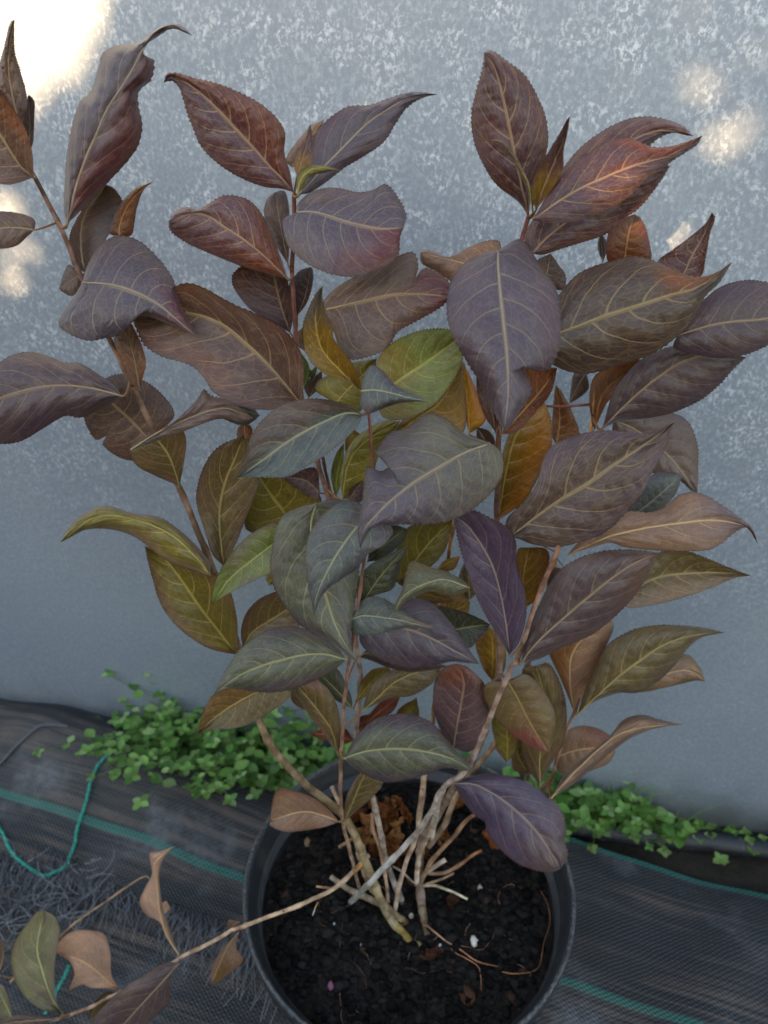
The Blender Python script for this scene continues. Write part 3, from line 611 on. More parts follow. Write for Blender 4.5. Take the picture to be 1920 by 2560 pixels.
L('6', '900,720 1050,800 1200,930 1335,1105', '1050,700 1200,690 1290,740 1335,860 1338,970', '900,800 1000,900 1110,1000 1240,1040 1300,1090', 11, 'taupe', .3)
L('6', '760,480 720,540 670,640', '700,480 680,560', '770,560 720,610', 9, 'taupe', .2)
L('6', '350,1345 480,1240 620,1140 760,1060 900,960 1050,860 1217,738', '345,1240 430,1160 500,1060 540,920 600,850 720,800 860,780 980,790 1070,795 1130,770', '400,1340 480,1370 600,1385 720,1360 850,1310 970,1200 1060,1080 1110,970 1170,870', -.6, 'dolive', .4, c2=(86, 68, 80))
L('6', '660,1425 750,1385 850,1340 950,1310 1100,1280 1250,1260 1400,1245 1530,1260 1600,1290 1648,1368', '720,1360 820,1310 900,1240 980,1200 1080,1205 1160,1180 1250,1110 1350,1108 1450,1160 1550,1230 1625,1295', '780,1390 880,1362 960,1385 1100,1400 1250,1405 1380,1400 1450,1370 1540,1300 1600,1288', .6, 'tan', .6, .12, mix='tip', c2=(112, 100, 108))
L('6', '1010,1215 1120,1130 1255,1010', '975,1190 1050,1070 1110,1005 1200,998', '1100,1210 1160,1180 1225,1100', 6, 'bgreen', .3)
L('8', '1000,430 1150,345 1300,320 1500,315 1652,330', '1060,300 1180,210 1300,200 1400,230 1520,280', '1010,495 1130,485 1280,450 1430,400 1560,345', 2.8, 'olivebr', .5, .1, mix='B', c2=(128, 112, 86))
L('8', '402,740 385,600 360,450 320,300 260,180 190,80 115,15', '340,640 270,520 215,400 170,270 130,120', '450,680 485,560 485,420 440,280 435,160 400,90 300,30 200,-10', -3.2, 'purple', .1, bend=.1)
L('8', '460,785 540,680 660,570 800,450 950,330 1060,260 1172,210', '490,640 560,470 640,330 740,250 880,205 1020,195 1110,203', '560,760 680,700 820,640 950,540 1060,420 1130,300', -1.8, 'purpbr', .3, .1, mix='tip', c2=(110, 86, 74))
L('8', '735,1045 715,880 725,740 800,640 935,560', '705,960 660,850 605,715 680,670 800,605', '780,960 850,830 900,700 938,610', 3.2, 'tan', .1, c2=(132, 96, 60), mix='A')
L('8', '755,1045 850,960 960,860 1080,770 1200,690 1350,640 1520,625', '790,930 840,820 900,700 980,640 1080,600 1200,585 1320,590 1430,603', '830,990 960,940 1070,935 1180,870 1260,790 1330,700 1400,650', 2.2, 'olivebr', .35, .1, c2=(92, 80, 70))
L('8', '1060,910 1250,830 1350,830 1418,882', '1200,790 1310,738 1385,800', '1080,935 1200,912 1300,888 1370,872', 4.5, 'tan', .5, c2=(108, 104, 62))
L('8', '620,1480 700,1390 800,1290 900,1200 1000,1140 1150,1110 1305,1102', '680,1370 780,1280 920,1160 990,1080 1080,1052 1180,1075 1250,1093', '720,1420 840,1320 960,1220 1050,1160 1180,1118', 2.2, 'tan', .5, c2=(120, 98, 84))
L('8', '640,1275 750,1235 950,1215', '690,1150 760,1110 850,1120 920,1160', '660,1350 780,1350 900,1310 945,1255', 5, 'tan', .4, mix='tipA', c2=(130, 80, 54))
L('8', '390,875 440,960 490,1060 540,1150 605,1245', '300,880 265,930 310,1040 370,1110 450,1180 540,1232', '480,840 560,900 620,1000 640,1080 630,1170', -.3, 'pink', .3, mix='tipA')
L('8', '560,1420 560,1250 600,1050 540,795', '500,1330 460,1200 480,1000 470,820', '610,1320 680,1200 698,1040 670,900 610,790', 1.6, 'olivebr', .1, c2=(100, 74, 60))
L('8', '390,1295 390,1180 380,1110 325,1058', '340,1230 310,1100', '440,1240 458,1180', 2.6, 'olive', .1)
L('8', '110,1225 130,1100 155,970 165,880 130,785', '40,1120 8,1000 15,880 60,810', '200,1240 280,1130 290,980 270,890 190,810', .6, 'rustp', .15, mix='tip')
L('8', '310,875 315,700 300,595', '260,800 225,680 250,630', '370,830 382,720 345,630', 3.2, 'ochre', .1)
L('8', '-20,640 100,615 200,595 303,583', '20,500 100,500 220,540', '30,640 130,665 190,705 250,650', -.2, 'dgreen', .4)
L('7', '985,890 1130,860 1260,880 1400,930 1550,1010 1705,1093', '1050,850 1200,740 1320,700 1420,730 1520,830 1610,960', '1000,970 1060,1030 1180,1090 1300,1115 1420,1100 1540,1075 1640,1085', -2.4, 'slate', .6, c2=(76, 66, 80))
L('7', '985,1050 1060,1020 1250,1060 1520,1105', '1060,1000 1250,1010 1400,1060', '1060,1070 1180,1115 1300,1136 1430,1125', -1.2, 'maroond', .6)
# middle and lower left
L('7', '190,515 165,300 165,150 200,0 260,-140 305,-266', '120,440 85,330 30,150 30,50 70,-80 150,-190', '260,380 330,200 385,50 392,-40 370,-170', 2.8, 'olivebr', .2, c2=(104, 84, 74))
L('7', '610,270 545,190 470,90 390,-30 360,-100', '520,310 350,310 310,240 330,100 340,0', '740,160 765,110 700,40 600,-10 480,-70', 4.6, 'olive', .2, c2=(96, 86, 44))
L('7', '520,350 470,390 350,480 220,590 115,745', '500,255 400,290 290,370 200,480 140,600', '500,520 400,580 300,630 200,680 140,720', -1, 'green', .6, c2=(110, 106, 84))
L('7', '735,140 705,280 720,470 780,650 850,860 920,990 1002,1105', '640,160 540,210 490,330 465,480 480,620 560,760 660,870 780,940 900,1025', '860,110 950,200 985,400 985,560 960,760 942,900 950,1020', -3.2, 'ggreen', .6, cup=.6)
L('7', '1080,200 985,270 900,380 830,490 770,610 735,700 724,812', '1000,140 900,120 820,170 740,250 690,340 672,450 685,590 705,720', '1190,290 1140,380 1040,440 980,520 880,590 800,650 752,720', -4.6, 'bgreen', .6, c2=(86, 82, 96))
L('5', '1575,1110 1430,1165 1280,1250 1130,1340 1000,1440 880,1560 815,1650 806,1738', '1500,1080 1420,1050 1340,980 1260,940 1180,945 1080,1020 980,1050 900,1160 960,1210 985,1240 930,1275 850,1250 830,1350 820,1450 800,1560 790,1650', '1640,1160 1655,1260 1610,1370 1500,1480 1360,1560 1200,1590 1050,1590 900,1603 845,1655', -4.6, 'slate', .6, mix='base', c2=(104, 106, 92), cup=.5)
L('5', '900,850 1020,750 1200,630 1390,490', '895,700 930,580 1040,490 1180,440 1330,435', '950,960 1100,960 1250,870 1350,740 1412,620 1405,540', .8, 'green', .4, c2=(118, 106, 40), mix='base')
L('5', '812,800 700,690 590,570 550,450 545,330 585,180', '740,745 600,700 500,600 470,480 475,380 520,270 560,200', '800,720 750,620 700,560 650,490 640,420 600,330 582,250', -.8, 'ochre', .1, mix='tip', c2=(98, 98, 96))
L('5', '815,800 900,795 1000,815 1100,840 1217,862', '820,740 850,670 890,650 950,690 1010,760 1100,810', '808,880 850,930 900,920 970,890 1080,865', -3.4, 'bgreen', .7, c2=(80, 76, 88))
L('5', '822,940 720,930 600,980 480,1040 350,1120 230,1210 80,1312', '760,890 660,860 550,845 440,855 330,890 230,970 160,1070 130,1180', '790,1010 700,1100 600,1180 480,1250 380,1305 250,1310 160,1308', -3.6, 'bgreen', .55, mix='A', c2=(98, 88, 84))
L('5', '660,870 740,790 850,680 905,605', '545,800 560,740 640,700 740,640 840,620', '800,920 830,850 885,740', 3, 'olive', .3, c2=(96, 110, 60))
L('F', '512,1415 470,1360 430,1310 390,1250 350,1200 312,1180', '512,1340 490,1260 440,1230 380,1210 340,1185', '450,1400 390,1360 350,1310 330,1250 318,1205', 2.8, 'olive', .2, c2=(112, 86, 62))
L('F', '455,1243 420,1200 370,1155 300,1125 230,1113 180,1130 130,1172', '450,1210 410,1165 350,1120 290,1110 230,1093 180,1112 145,1145', '430,1235 360,1210 300,1165 250,1145 190,1143 150,1162', 2.6, 'olive', .6, c2=(128, 110, 80))
L('7', '300,990 360,900 450,840 560,770 610,720', '290,900 315,800 380,720 450,680 530,660', '400,980 520,930 640,865 640,790', 1.2, 'olivebr', .4)
L('7', '915,1065 800,1035 680,1035 560,1060 420,1100 280,1160 128,1268', '860,990 760,910 650,875 520,870 410,910 300,990 230,1080 170,1180', '850,1120 740,1180 620,1230 500,1255 390,1255 270,1235 190,1228', -4, 'ggreen', .65, c2=(98, 90, 96))
L('7', '560,1200 380,1260 240,1335 120,1420 25,1505', '420,1180 250,1220 130,1270 70,1370', '590,1270 500,1350 370,1430 250,1470 120,1480', -1.8, 'olivebr', .4, c2=(116, 92, 52), mix='A')
L('7', '870,1640 830,1490 770,1400 700,1310 620,1215', '820,1560 740,1450 680,1370 630,1300 595,1268', '882,1500 870,1380 830,1270 760,1190 680,1180', -1.2, 'olivebr', .2, c2=(134, 100, 80))
L('7', '950,1355 880,1270 800,1190 755,1140', '880,1320 800,1260 750,1180', '945,1290 910,1200 870,1130 810,1115', -.6, 'dgreen', .2)
L('7', '1010,1368 1100,1290 1200,1200 1330,1140 1462,1130', '1030,1290 1090,1190 1180,1130 1320,1108', '1090,1330 1180,1290 1290,1280 1390,1230 1442,1180', -.8, 'olivebr', .4, c2=(96, 88, 76))
L('7', '970,1315 1050,1210 1165,1105', '1000,1210 1060,1130', '1050,1270 1130,1190 1172,1140', .4, 'olive', .3)
L('7', '1000,1475 1100,1380 1238,1278', '1060,1380 1130,1310', '1090,1435 1190,1370', 1.2, 'rust', .3)
L('7', '960,1545 830,1512 690,1502', '900,1470 770,1478', '900,1562 780,1542', .8, 'rust', .3, c2=(140, 104, 80))
L('7', '960,1480 1020,1430 1090,1400', '990,1410 1050,1390', '1020,1490 1080,1440', 1.2, 'orange', .3)
L('11', '530,105 620,75 730,62 850,65 980,90 1060,120 1142,166', '551,58 591,-6 670,-77 758,-101 853,-101 941,-61 1005,10 1060,74', '570,150 640,190 730,218 830,205 920,180 1010,150 1090,163', -2.8, 'ggreen', .6, c2=(90, 78, 92), cup=.6)
L('11', '1042,225 1130,225 1210,260 1300,320 1380,390 1450,470 1510,560 1550,625', '1100,195 1200,178 1310,190 1420,235 1510,300 1560,370 1575,450 1565,490 1582,560', '1090,310 1140,370 1190,405 1200,450 1250,520 1330,590 1420,630 1500,642', -.6, 'purple', .7, mix='tip', c2=(104, 88, 90), cup=.5)
L('11', '507,405 430,375 330,358 178,400', '450,340 380,290 300,260 210,256', '430,430 330,447 250,450 185,425', -1.4, 'tan', .4, c2=(140, 104, 84))
L('11', '530,402 570,310 610,210 650,140', '530,330 550,260 600,180', '590,350 660,290 712,215', -.8, 'olivebr', .2)
L('7', '990,765 1060,650 1150,530 1277,393', '975,680 990,580 1060,500 1150,450 1230,410', '1070,690 1180,650 1215,580 1240,480', -2, 'dgreen', .3, c2=(84, 84, 80))
L('7', '1647,640 1500,590 1400,610 1290,660 1230,720 1200,802', '1600,590 1500,540 1420,520 1310,480 1270,540 1245,650 1200,740', '1590,680 1500,685 1420,660 1320,690 1252,735', -3.4, 'ggreen', .6, c2=(112, 104, 72))
L('7', '940,830 1010,805 1130,815 1250,835 1350,860 1442,880', '970,760 1030,700 1110,695 1200,740 1300,810 1390,853', '940,880 980,915 1080,915 1180,890 1300,872 1380,877', -3.6, 'bgreen', .7, mix='tip', c2=(140, 124, 112))
L('7', '1040,485 1150,380 1265,285', '1060,400 1130,300 1200,270', '1130,465 1235,380 1275,305', .2, 'dgreen', .3)
L('7', '1220,610 1330,470 1420,360 1545,235', '1200,500 1230,350 1300,270 1430,228', '1330,565 1430,500 1495,420 1535,310', 2, 'olive', .2, c2=(92, 82, 44))
L('7', '1450,528 1520,490 1592,448', '1500,475', '1545,530', 3, 'ochre', .3)
L('7', '1250,640 1400,680 1560,720', '1350,640 1480,670', '1350,710 1480,730', 2.6, 'ochre', .3)
# inner olive and ochre leaves
L('5', '700,1440 740,1220 850,1090 1045,978', '690,1300 740,1130 830,1040 950,978', '780,1430 860,1330 930,1150 1010,1050', 2.2, 'olive', .2, c2=(112, 112, 32))
L('5', '660,1440 670,1300 712,1105', '635,1300 662,1180', '692,1350 706,1220', 4, 'green', .2)
L('5', '1455,1055 1440,850 1416,618', '1415,900 1412,750', '1552,965 1495,800', 4.2, 'yellow', .2)
L('5', '1010,1060 1150,960 1290,850 1412,625', '1060,970 1230,800 1350,690', '1180,1050 1330,1040 1425,1030 1428,830', 3, 'ochre', .3, c2=(110, 92, 42))
L('6', '300,1250 340,1000 400,790 545,635', '305,1050 325,900 400,720', '430,1150 500,1040 570,900 578,760 562,680', 2.8, 'ochre', .2, mix='B', c2=(150, 104, 20))
L('6', '320,800 420,690 520,580 608,455', '360,680 430,500 465,420 540,450', '400,785 500,680 575,580', .6, 'orange', .1, c2=(110, 50, 36))
L('6', '290,795 260,650 188,505', '230,700 195,590', '302,700 292,620 250,560', .9, 'maroond', .1, c2=(110, 62, 42))
L('6', '440,1700 430,1550 460,1385', '398,1600 400,1410', '520,1640 562,1500 555,1400', 2.6, 'ochre', .2, c2=(112, 76, 44))
L('5', '570,1405 480,1330 345,1308', '545,1260 440,1275', '545,1440 440,1385', 3.4, 'maroond', .3)
L('5', '735,1455 770,1400 822,1328', '750,1380', '815,1450', 1.2, 'maroond', .3)
L('5', '470,785 505,660 450,565', '455,680', '555,640 520,730', 4.8, 'green', .2, c2=(70, 92, 56))
L('5', '500,845 540,770 582,675', '478,760', '572,770', 5.2, 'dolive', .2)
L('6', '230,900 230,830 190,760', '195,830', '285,860 260,790', 3.5, 'dolive', .2)
L('8', '150,420 80,360 0,400', '110,340 40,300', '100,420 40,440', 3.4, 'ochre', .3)
L('8', '-10,560 100,520 200,470', '60,450 130,400', '80,590 170,560', 3.8, 'ochre', .3, c2=(120, 80, 40))
L('8', '500,1360 440,1240 520,1160', '420,1330 430,1200', '560,1300 560,1200', 3.4, 'olivebr', .2)
L('8', '690,300 640,340 600,420', '640,290 600,350', '700,380 660,420', 3, 'brown', .3)
# small leaves deep inside the shrub
fr_ = random.Random(21)
for X_, Y_, a_, ln_, dY, cl in [(820, 1150, 70, 95, 6, 'olive'), (870, 1230, 110, 90, 6.5, 'dgreen'), (600, 1230, 60, 80, 5.5, 'olive'), (690, 1180, 100, 90, 6.5, 'dolive'), (930, 1330, 80, 90, 5.5, 'ochre'), (1010, 1250, 95, 95, 6, 'olivebr'),
        (830, 1480, 120, 85, 4.5, 'olivebr'), (880, 1540, 60, 80, 4.5, 'olive'), (800, 1590, 100, 70, 3.6, 'rust'), (1000, 1520, 110, 85, 4.2, 'olivebr'), (1100, 1560, 75, 85, 4.5, 'olive'), (1160, 1520, 60, 85, 5, 'olivebr'),
        (1130, 1650, 95, 70, 4.5, 'brown'), (700, 1450, 125, 80, 3.6, 'dgreen'), (650, 1500, 105, 70, 3.4, 'olivebr'), (1180, 1130, 80, 95, 6.5, 'ochre'), (1120, 1060, 100, 95, 6, 'olive'), (1000, 1010, 85, 90, 6.5, 'olive'),
        (760, 960, 100, 90, 6.5, 'olive'), (700, 930, 60, 85, 7, 'dgreen'), (1150, 880, 70, 85, 7, 'orange'), (900, 1620, 80, 60, 3, 'rust'), (960, 1600, 115, 60, 3.2, 'orange'), (740, 1330, 85, 90, 4.6, 'dolive'), (620, 1330, 70, 80, 4.6, 'olivebr')]:
    d_ = np.array([math.cos(math.radians(a_)), -math.sin(math.radians(a_))]); n__ = np.array([d_[1], -d_[0]]); c_ = np.array([X_, Y_], float); wv = ln_*fr_.uniform(.24, .32); bw = n__*fr_.uniform(-8, 8)
    pt = lambda u, v: '%.1f,%.1f' % tuple(c_+d_*ln_*(u-.5)+n__*wv*v+bw*math.sin(u*3.1))
    L('F', ' '.join(pt(u, 0) for u in (0, .3, .6, 1)), ' '.join(pt(u, v) for u, v in ((.15, .6), (.4, 1), (.65, .75), (.85, .28))), ' '.join(pt(u, -v) for u, v in ((.15, .6), (.4, 1), (.65, .75), (.85, .28))), dY, cl, .25)
# trailing branch, lower left
L('10', '370,1368 300,1250 250,1100 220,960 262,750', '230,1330 120,1230 65,1080 80,950 150,840 220,758', '330,1260 325,1080 345,940 355,850 320,780', 'z-1.5', 'pgreen', .4, teeth=False)
L('10', '710,1220 640,1170 520,1070 430,1030 335,1005', '660,1130 655,1000 620,890 540,865 430,870 345,940', '640,1215 540,1210 480,1190 405,1225 440,1130 410,1050', 'z-3', 'ptan', .2, teeth=False)
L('10', '1060,1012 980,880 945,750 930,600 915,470 1032,368', '960,830 870,780 825,700 860,610 900,530 885,440 890,405 960,393', '985,800 960,700 945,560 962,460 1000,402', 'z1', 'ptan', .2, c2=(180, 146, 118), teeth=False)
L('10', '1060,1060 1000,1130 900,1240 800,1350 720,1440 600,1560', '980,1060 860,1130 730,1210 600,1330 540,1440', '1005,1180 1005,1290 950,1350 860,1430 740,1520', 'z-.5', 'purpbr', .5, teeth=False, c2=(128, 104, 92))
L('10', '1410,885 1350,960 1290,1090 1253,1197', '1330,960 1265,1060 1248,1130', '1400,970 1442,1050 1350,1130', 'z-1.5', 'tan', .3, c2=(120, 92, 40), mix='tipB', teeth=False)
L('10', '1370,870 1385,835 1420,815', '1348,850 1355,805', '1400,860 1425,835', 'z-.5', 'tan', .3, teeth=False)
L('10', '960,780 990,740 985,690', '950,720', '1010,740', 'z-5', 'ptan', .3, teeth=False)
L('10', '75,1392 20,1280 -40,1160', '-20,1390 -60,1280', '62,1310 30,1210', 'z-3', 'pgreen', .3, teeth=False)
L('10', '345,1395 200,1400 -30,1425', '240,1375 100,1370', '240,1425 100,1450', 'z-2', 'brown', .5, teeth=False)
L('10', '700,1240 600,1270 520,1400', '620,1235 540,1320', '650,1290 590,1370', 'z-4', 'olivebr', .4, teeth=False)
L('10', '-10,1130 20,1020 10,920', '-60,1020', '25,980', 'z-5', 'tan', .3, teeth=False)

# ------------------------------------------------------------------ litter and grains on the soil
def soil_pt(fr, x, y, dz=0.0):
    p = at_z(px(fr, [[x, y]])[0], SOIL)
    for _ in range(4): p = at_z(px(fr, [[x, y]])[0], z_soil(p[0], p[1])+dz)
    return p
mdead = m_vcol('dead_leaf', .8, .45, 260, .6, .15, .15)
def dead_leaf(c, size, seed, col=(150, 88, 44)):
    r = random.Random(seed); n, m_ = 12, 8; V = []; cur = r.uniform(1.2, 2.6)*r.choice((-1, 1)); rl = r.uniform(.8, 2.4)
    for i in range(n+1):
        u = i/n; wd = size*.26*math.sin(math.pi*min(1, u*1.02))**.8+.0004
        for j in range(m_+1):
            v = 2*j/m_-1; th = v*rl; x = wd*math.sin(th)/max(rl, .3)*1.6; z = wd*(1-math.cos(th))/max(rl, .3)*1.6
            a = (u-.5)*cur; X = size*math.sin(a)/cur; Z = size*(1-math.cos(a))/abs(cur)*.9+z
            nn = noise.noise_vector((u*6+seed, v*3, 1)); V.append(np.array([X+nn[0]*size*.16, x+nn[1]*size*.16, Z+nn[2]*size*.2]))
    V = np.array(V); e = np.array(__import__('mathutils').Euler((r.gauss(0, .7), r.gauss(0, .6), r.uniform(0, 6.28))).to_matrix()); V = V@e.T
    V[:, 2] -= V[:, 2].min(); F = [(i*(m_+1)+j, i*(m_+1)+j+1, (i+1)*(m_+1)+j+1, (i+1)*(m_+1)+j) for i in range(n) for j in range(m_)]
    return mesh('dead_leaf', V+np.asarray(c), F, mdead, None, np.broadcast_to(lin(col)*r.uniform(.35, .85), (len(V), 3)))
for i, (x, y, q) in enumerate([(600, 215, .030), (690, 330, .028), (760, 260, .030), (820, 200, .026), (740, 400, .030), (860, 330, .024), (900, 470, .030), (950, 430, .028), (820, 120, .024), (700, 130, .026),
                               (680, 450, .024), (640, 340, .026), (1040, 440, .022), (860, 100, .022), (1180, 330, .026), (1300, 120, .028), (890, 510, .022), (650, 260, .03), (720, 210, .03), (790, 330, .03), (700, 400, .028), (840, 420, .028), (760, 150, .026), (880, 250, .026), (930, 180, .026)]):
    tag(dead_leaf(soil_pt('13', x, y, .002), q*.85, i+3, [(158, 94, 48), (134, 76, 40), (168, 112, 66)][i % 3]), 'crisp brown dead leaf curled on the soil among the stem bases', 'dead leaf', 'dead leaves heaped among the stems')
o = dead_leaf(soil_pt('13', 1540, 430, .020), .040, 77, (150, 88, 46)); tag(o, 'orange brown withered leaf hanging beside the lowest purple leaf', 'dead leaf')
tag(dead_leaf(soil_pt('13', 1095, 1165, .001), .022, 81, (120, 76, 58)), 'small brown leaf scrap on the soil just below the yellowish stem base', 'dead leaf')
tag(dead_leaf(soil_pt('13', 1250, 770, .001), .016, 83, (104, 66, 46)), 'small brown leaf scrap on the soil right of the cut twig', 'dead leaf')
tag(dead_leaf(soil_pt('11', 1120, 1240, .001), .018, 85, (104, 70, 52)), 'brown leaf scrap on the soil near the front of the pot', 'dead leaf')
mg = m_vcol('grain', .85, .25, 900, .8, .2)
for x, y, r_, c, lb in [(1398, 1030, .0042, (226, 216, 200), 'white perlite grain, largest pale lump on the soil below the root'), (1437, 665, .0034, (190, 164, 144), 'pinkish tan grain on the soil right of the cut twig'),
                        (1160, 1055, .0016, (220, 220, 220), 'tiny white grain on the soil beside the curved root'), (245, 345, .0042, (132, 110, 84), 'brownish grain on the soil below the small tan leaf'),
                        (612, 1055, .0013, (170, 172, 180), 'tiny grey grain on the soil left of the yellowish stem base'), (1152, 905, .0016, (176, 166, 164), 'tiny pale grain on the soil right of the thick upright stem'),
                        (405, 1340, .0030, (150, 92, 116), 'small pink petal scrap on the soil at the front left'), (430, 910, .0011, (190, 190, 196), 'tiny pale speck on the soil under the trailing branch')]:
    V = pebble(IV, soil_pt('13', x, y, r_*.5), r_, (.75, 1.15, .8), r_*900, .35)
    tag(mesh('grain', V, IF, mg, None, np.broadcast_to(lin(c), (len(V), 3))), lb, 'grain')

# ------------------------------------------------------------------ green twine and grey wire on the fabric
mtw = m_vcol('green_twine', .55, .3, 500, .4, .4)
def twine(name, fr, pts, lb, rad=.0013):
    P = smooth(on_fab(px(fr, pts), .0035), 170); Ln = np.linalg.norm(np.diff(P, axis=0), axis=1).sum(); root = empty(name, lb, 'twine', P[0])
    ph = np.linspace(0, Ln/.012*2*math.pi, len(P)); T = np.gradient(P, axis=0); T /= np.linalg.norm(T, axis=1)[:, None]
    a = np.cross(T, [0, 0, 1.]); a /= np.linalg.norm(a, axis=1)[:, None]; b_ = np.cross(a, T)
    for k in range(2):
        Q = P+rad*.8*(a*np.cos(ph+k*math.pi)[:, None]+b_*np.sin(ph+k*math.pi)[:, None])-P[0]
        V, F = tube(Q, rad, 6); mesh('strand', V, F, mtw, root, np.broadcast_to(np.array([.012, .27, .20])*(1+.3*k), (len(V), 3)))
twine('green_twine', '9', '760,695 735,715 660,780 620,840 585,930 570,1000 545,1090 520,1160 497,1240 487,1310 455,1400 415,1475 350,1505 280,1528 190,1475 100,1405 50,1330 15,1250 -60,1150', 'green twisted twine curving over the dark fabric at left')
twine('green_twine', '10', '408,1072 395,1110 370,1160 335,1225 300,1310 265,1360', 'short green twine end below the pale folded leaf at lower left', .0011)
V, F = tube(smooth(on_fab(px('9', '-80,860 0,800 100,690 200,600 260,555 350,548 440,560'), .003), 40), .0015, 7)
tag(mesh('grey_strap', V, F, mg, None, np.broadcast_to(lin((104, 108, 114)), (len(V), 3))), 'grey plastic strap lying across the fabric at the far left', 'strap')

# ------------------------------------------------------------------ weeds along the wall foot
mweed = m_vcol('weed_leaf', .45, .25, 300, .3, .4, .25)
def weed_leaf(b, p, d, up, L_, W_, c):
    W_ = W_*WIDE[0]
    d = d/np.linalg.norm(d); sd = np.cross(d, up); sd /= np.linalg.norm(sd)+1e-9; nn = np.cross(sd, d)
    prof = [(0, .04), (.2, .30), (.45, .5), (.7, .42), (.88, .22), (1.0, .02)]; V = []; F = []
    for u, w_ in prof:
        m_ = p+d*L_*u-nn*L_*.25*u*u
        for v in (-1, 0, 1): V.append(m_+sd*W_*w_*2*v*.5+nn*abs(v)*W_*.10)
    for i in range(5): F += [(i*3, i*3+1, i*3+4, i*3+3), (i*3+1, i*3+2, i*3+5, i*3+4)]
    b.add(V, F, c)
WIDE = [1.0]
def clump(b, spots, leafsz, cols, pairs=(3, 6), lean=.5):
    for (x, y, hgt) in spots:
        n = random.randint(*pairs); d0 = np.array([random.gauss(0, lean), random.gauss(-.12, lean), 1.0]); d0 /= np.linalg.norm(d0); P = []
        c0 = np.array([x, y, .004]); bend = np.array([random.gauss(0, .35), random.gauss(-.2, .3), -.15])
        for k in range(7): q = k/6; P.append(c0+d0*hgt*q+bend*hgt*q*q)
        V, F = tube(P, np.linspace(.0008, .0005, 7), 4); b.add(V, F, np.array(lin((96, 128, 62)))*random.uniform(.7, 1.1))
        for k in range(n):
            q = (k+1)/n; i0 = min(5, int(q*6)); p = P[i0]+(P[i0+1]-P[i0])*(q*6-i0); a0 = random.uniform(0, 3.14)+k*1.57; s_ = leafsz*random.uniform(.55, 1.15)*(1-.35*(q > .9))
            for a in ((a0, a0+math.pi) if q < .9 else (a0, a0+1.57, a0+3.14, a0+4.71)):
                dv = np.array([math.cos(a), math.sin(a), random.uniform(.1, .8)]); c = np.array(lin(random.choice(cols)))*random.uniform(.55, 1.2)
                weed_leaf(b, p, dv, np.array([0, 0, 1.]), s_, s_*.62, c)
WC = [(120, 162, 78), (104, 148, 68), (136, 176, 92), (86, 128, 60), (154, 184, 116)]
def foot(pxx, t, n=1): 
    q = at_z(np.array([[pxx, 1800+pxx*305/1920]]), 0.)[0]; s_, _ = st(q); return xy(np.array(s_), np.array(t))
b = Bag(); sp = []
for i in range(420):
    X = random.uniform(330, 1330) if i % 9 else random.uniform(250, 420)
    hi = np.interp(X, [250, 330, 430, 560, 760, 900, 1330], [.04, .06, .19, .20, .17, .14, .11]); t_ = random.uniform(.004, .055 if X > 520 else .04)
    p = foot(X, t_); sp.append((p[0], p[1], random.uniform(.3, 1.0)*hi*(1-t_*5)))
for i in range(70):
    X = random.uniform(1370, 1640); p = foot(X, random.uniform(.002, .02)); sp.append((p[0], p[1], random.uniform(.03, .10)*np.interp(X, [1370, 1500, 1640], [1.1, 1.0, .5])))
WIDE[0] = 1.15; clump(b, sp, .0175, WC, (4, 9), .2); WIDE[0] = 1.0
o = b.build('chickweed', mweed); tag(o, 'green chickweed mat growing along the wall foot behind the pot', 'weeds', None, 'stuff')
b = Bag(); sp = []
for i in range(120):
    X = random.uniform(1440, 1870); p = foot(X, random.uniform(.0, .014)); sp.append((p[0], p[1]-.002, random.uniform(.012, .036)*(1.4 if X < 1660 else .8)))
WIDE[0] = 1.4
clump(b, sp, .0125, [(116, 150, 70), (130, 158, 84), (98, 140, 58), (138, 160, 92)], (1, 2), .35); WIDE[0] = 1.0
o = b.build('round_leaf_weeds', mweed); tag(o, 'low pale green round leaf weeds along the pipe on the right', 'weeds', None, 'stuff')
b = Bag()
for i in range(170):
    X = random.gauss(1490, 70); p = foot(X, random.uniform(.002, .022)); hgt = random.uniform(.04, .11); a = random.uniform(0, 6.28); ln = random.uniform(.2, .9)
    P = [np.array([p[0]+math.cos(a)*hgt*ln*q*q, p[1]+math.sin(a)*hgt*ln*q*q*.6-.01*q, .003+hgt*q*(1-.25*q)]) for q in np.linspace(0, 1, 6)]
    V, F = tube(P, np.linspace(.0009, .0002, 6), 3); b.add(V, F, np.array(lin(random.choice([(112, 172, 60), (92, 152, 52), (130, 184, 76)])))*random.uniform(.8, 1.2))
o = b.build('grass_tuft', mweed); tag(o, 'fine bright green grass tuft right of the pot against the wall', 'grass', None, 'stuff')
b = Bag(); c0 = at_z(px('12', [[1330, 690]])[0], .012)
for a, s_ in ((.3, .011), (1.9, .010), (3.6, .012), (5.0, .009), (5.8, .010)): weed_leaf(b, c0+np.array([0, 0, .006]), np.array([math.cos(a), math.sin(a), .5]), np.array([0, 0, 1.]), s_, s_*.75, np.array(lin((130, 160, 84))))
V, F = tube([c0, c0+np.array([0, 0, .007])], .0006, 4); b.add(V, F, lin((110, 140, 70)))
tag(b.build('seedling', mweed), 'tiny pale green seedling in the dark soil right of the pipe', 'seedling')
b = Bag(); c0 = foot(2010, .03); c0 = np.array([c0[0], c0[1], .03])
for dz, q in ((.03, .075), (.0, .05), (.05, .06)): weed_leaf(b, c0+np.array([0, 0, .0]), np.array([-1, -.15, .4+dz*9]), np.array([0, 0, 1.]), q, .016, np.array(lin((70, 118, 48))))
V, F = tube([c0-np.array([0, 0, .028]), c0], .0012, 5); b.add(V, F, lin((96, 128, 62)))
tag(b.build('broad_leaf_weed', mweed), 'dark green broad leaved weed by the wall at the right edge', 'weed')
b = Bag()
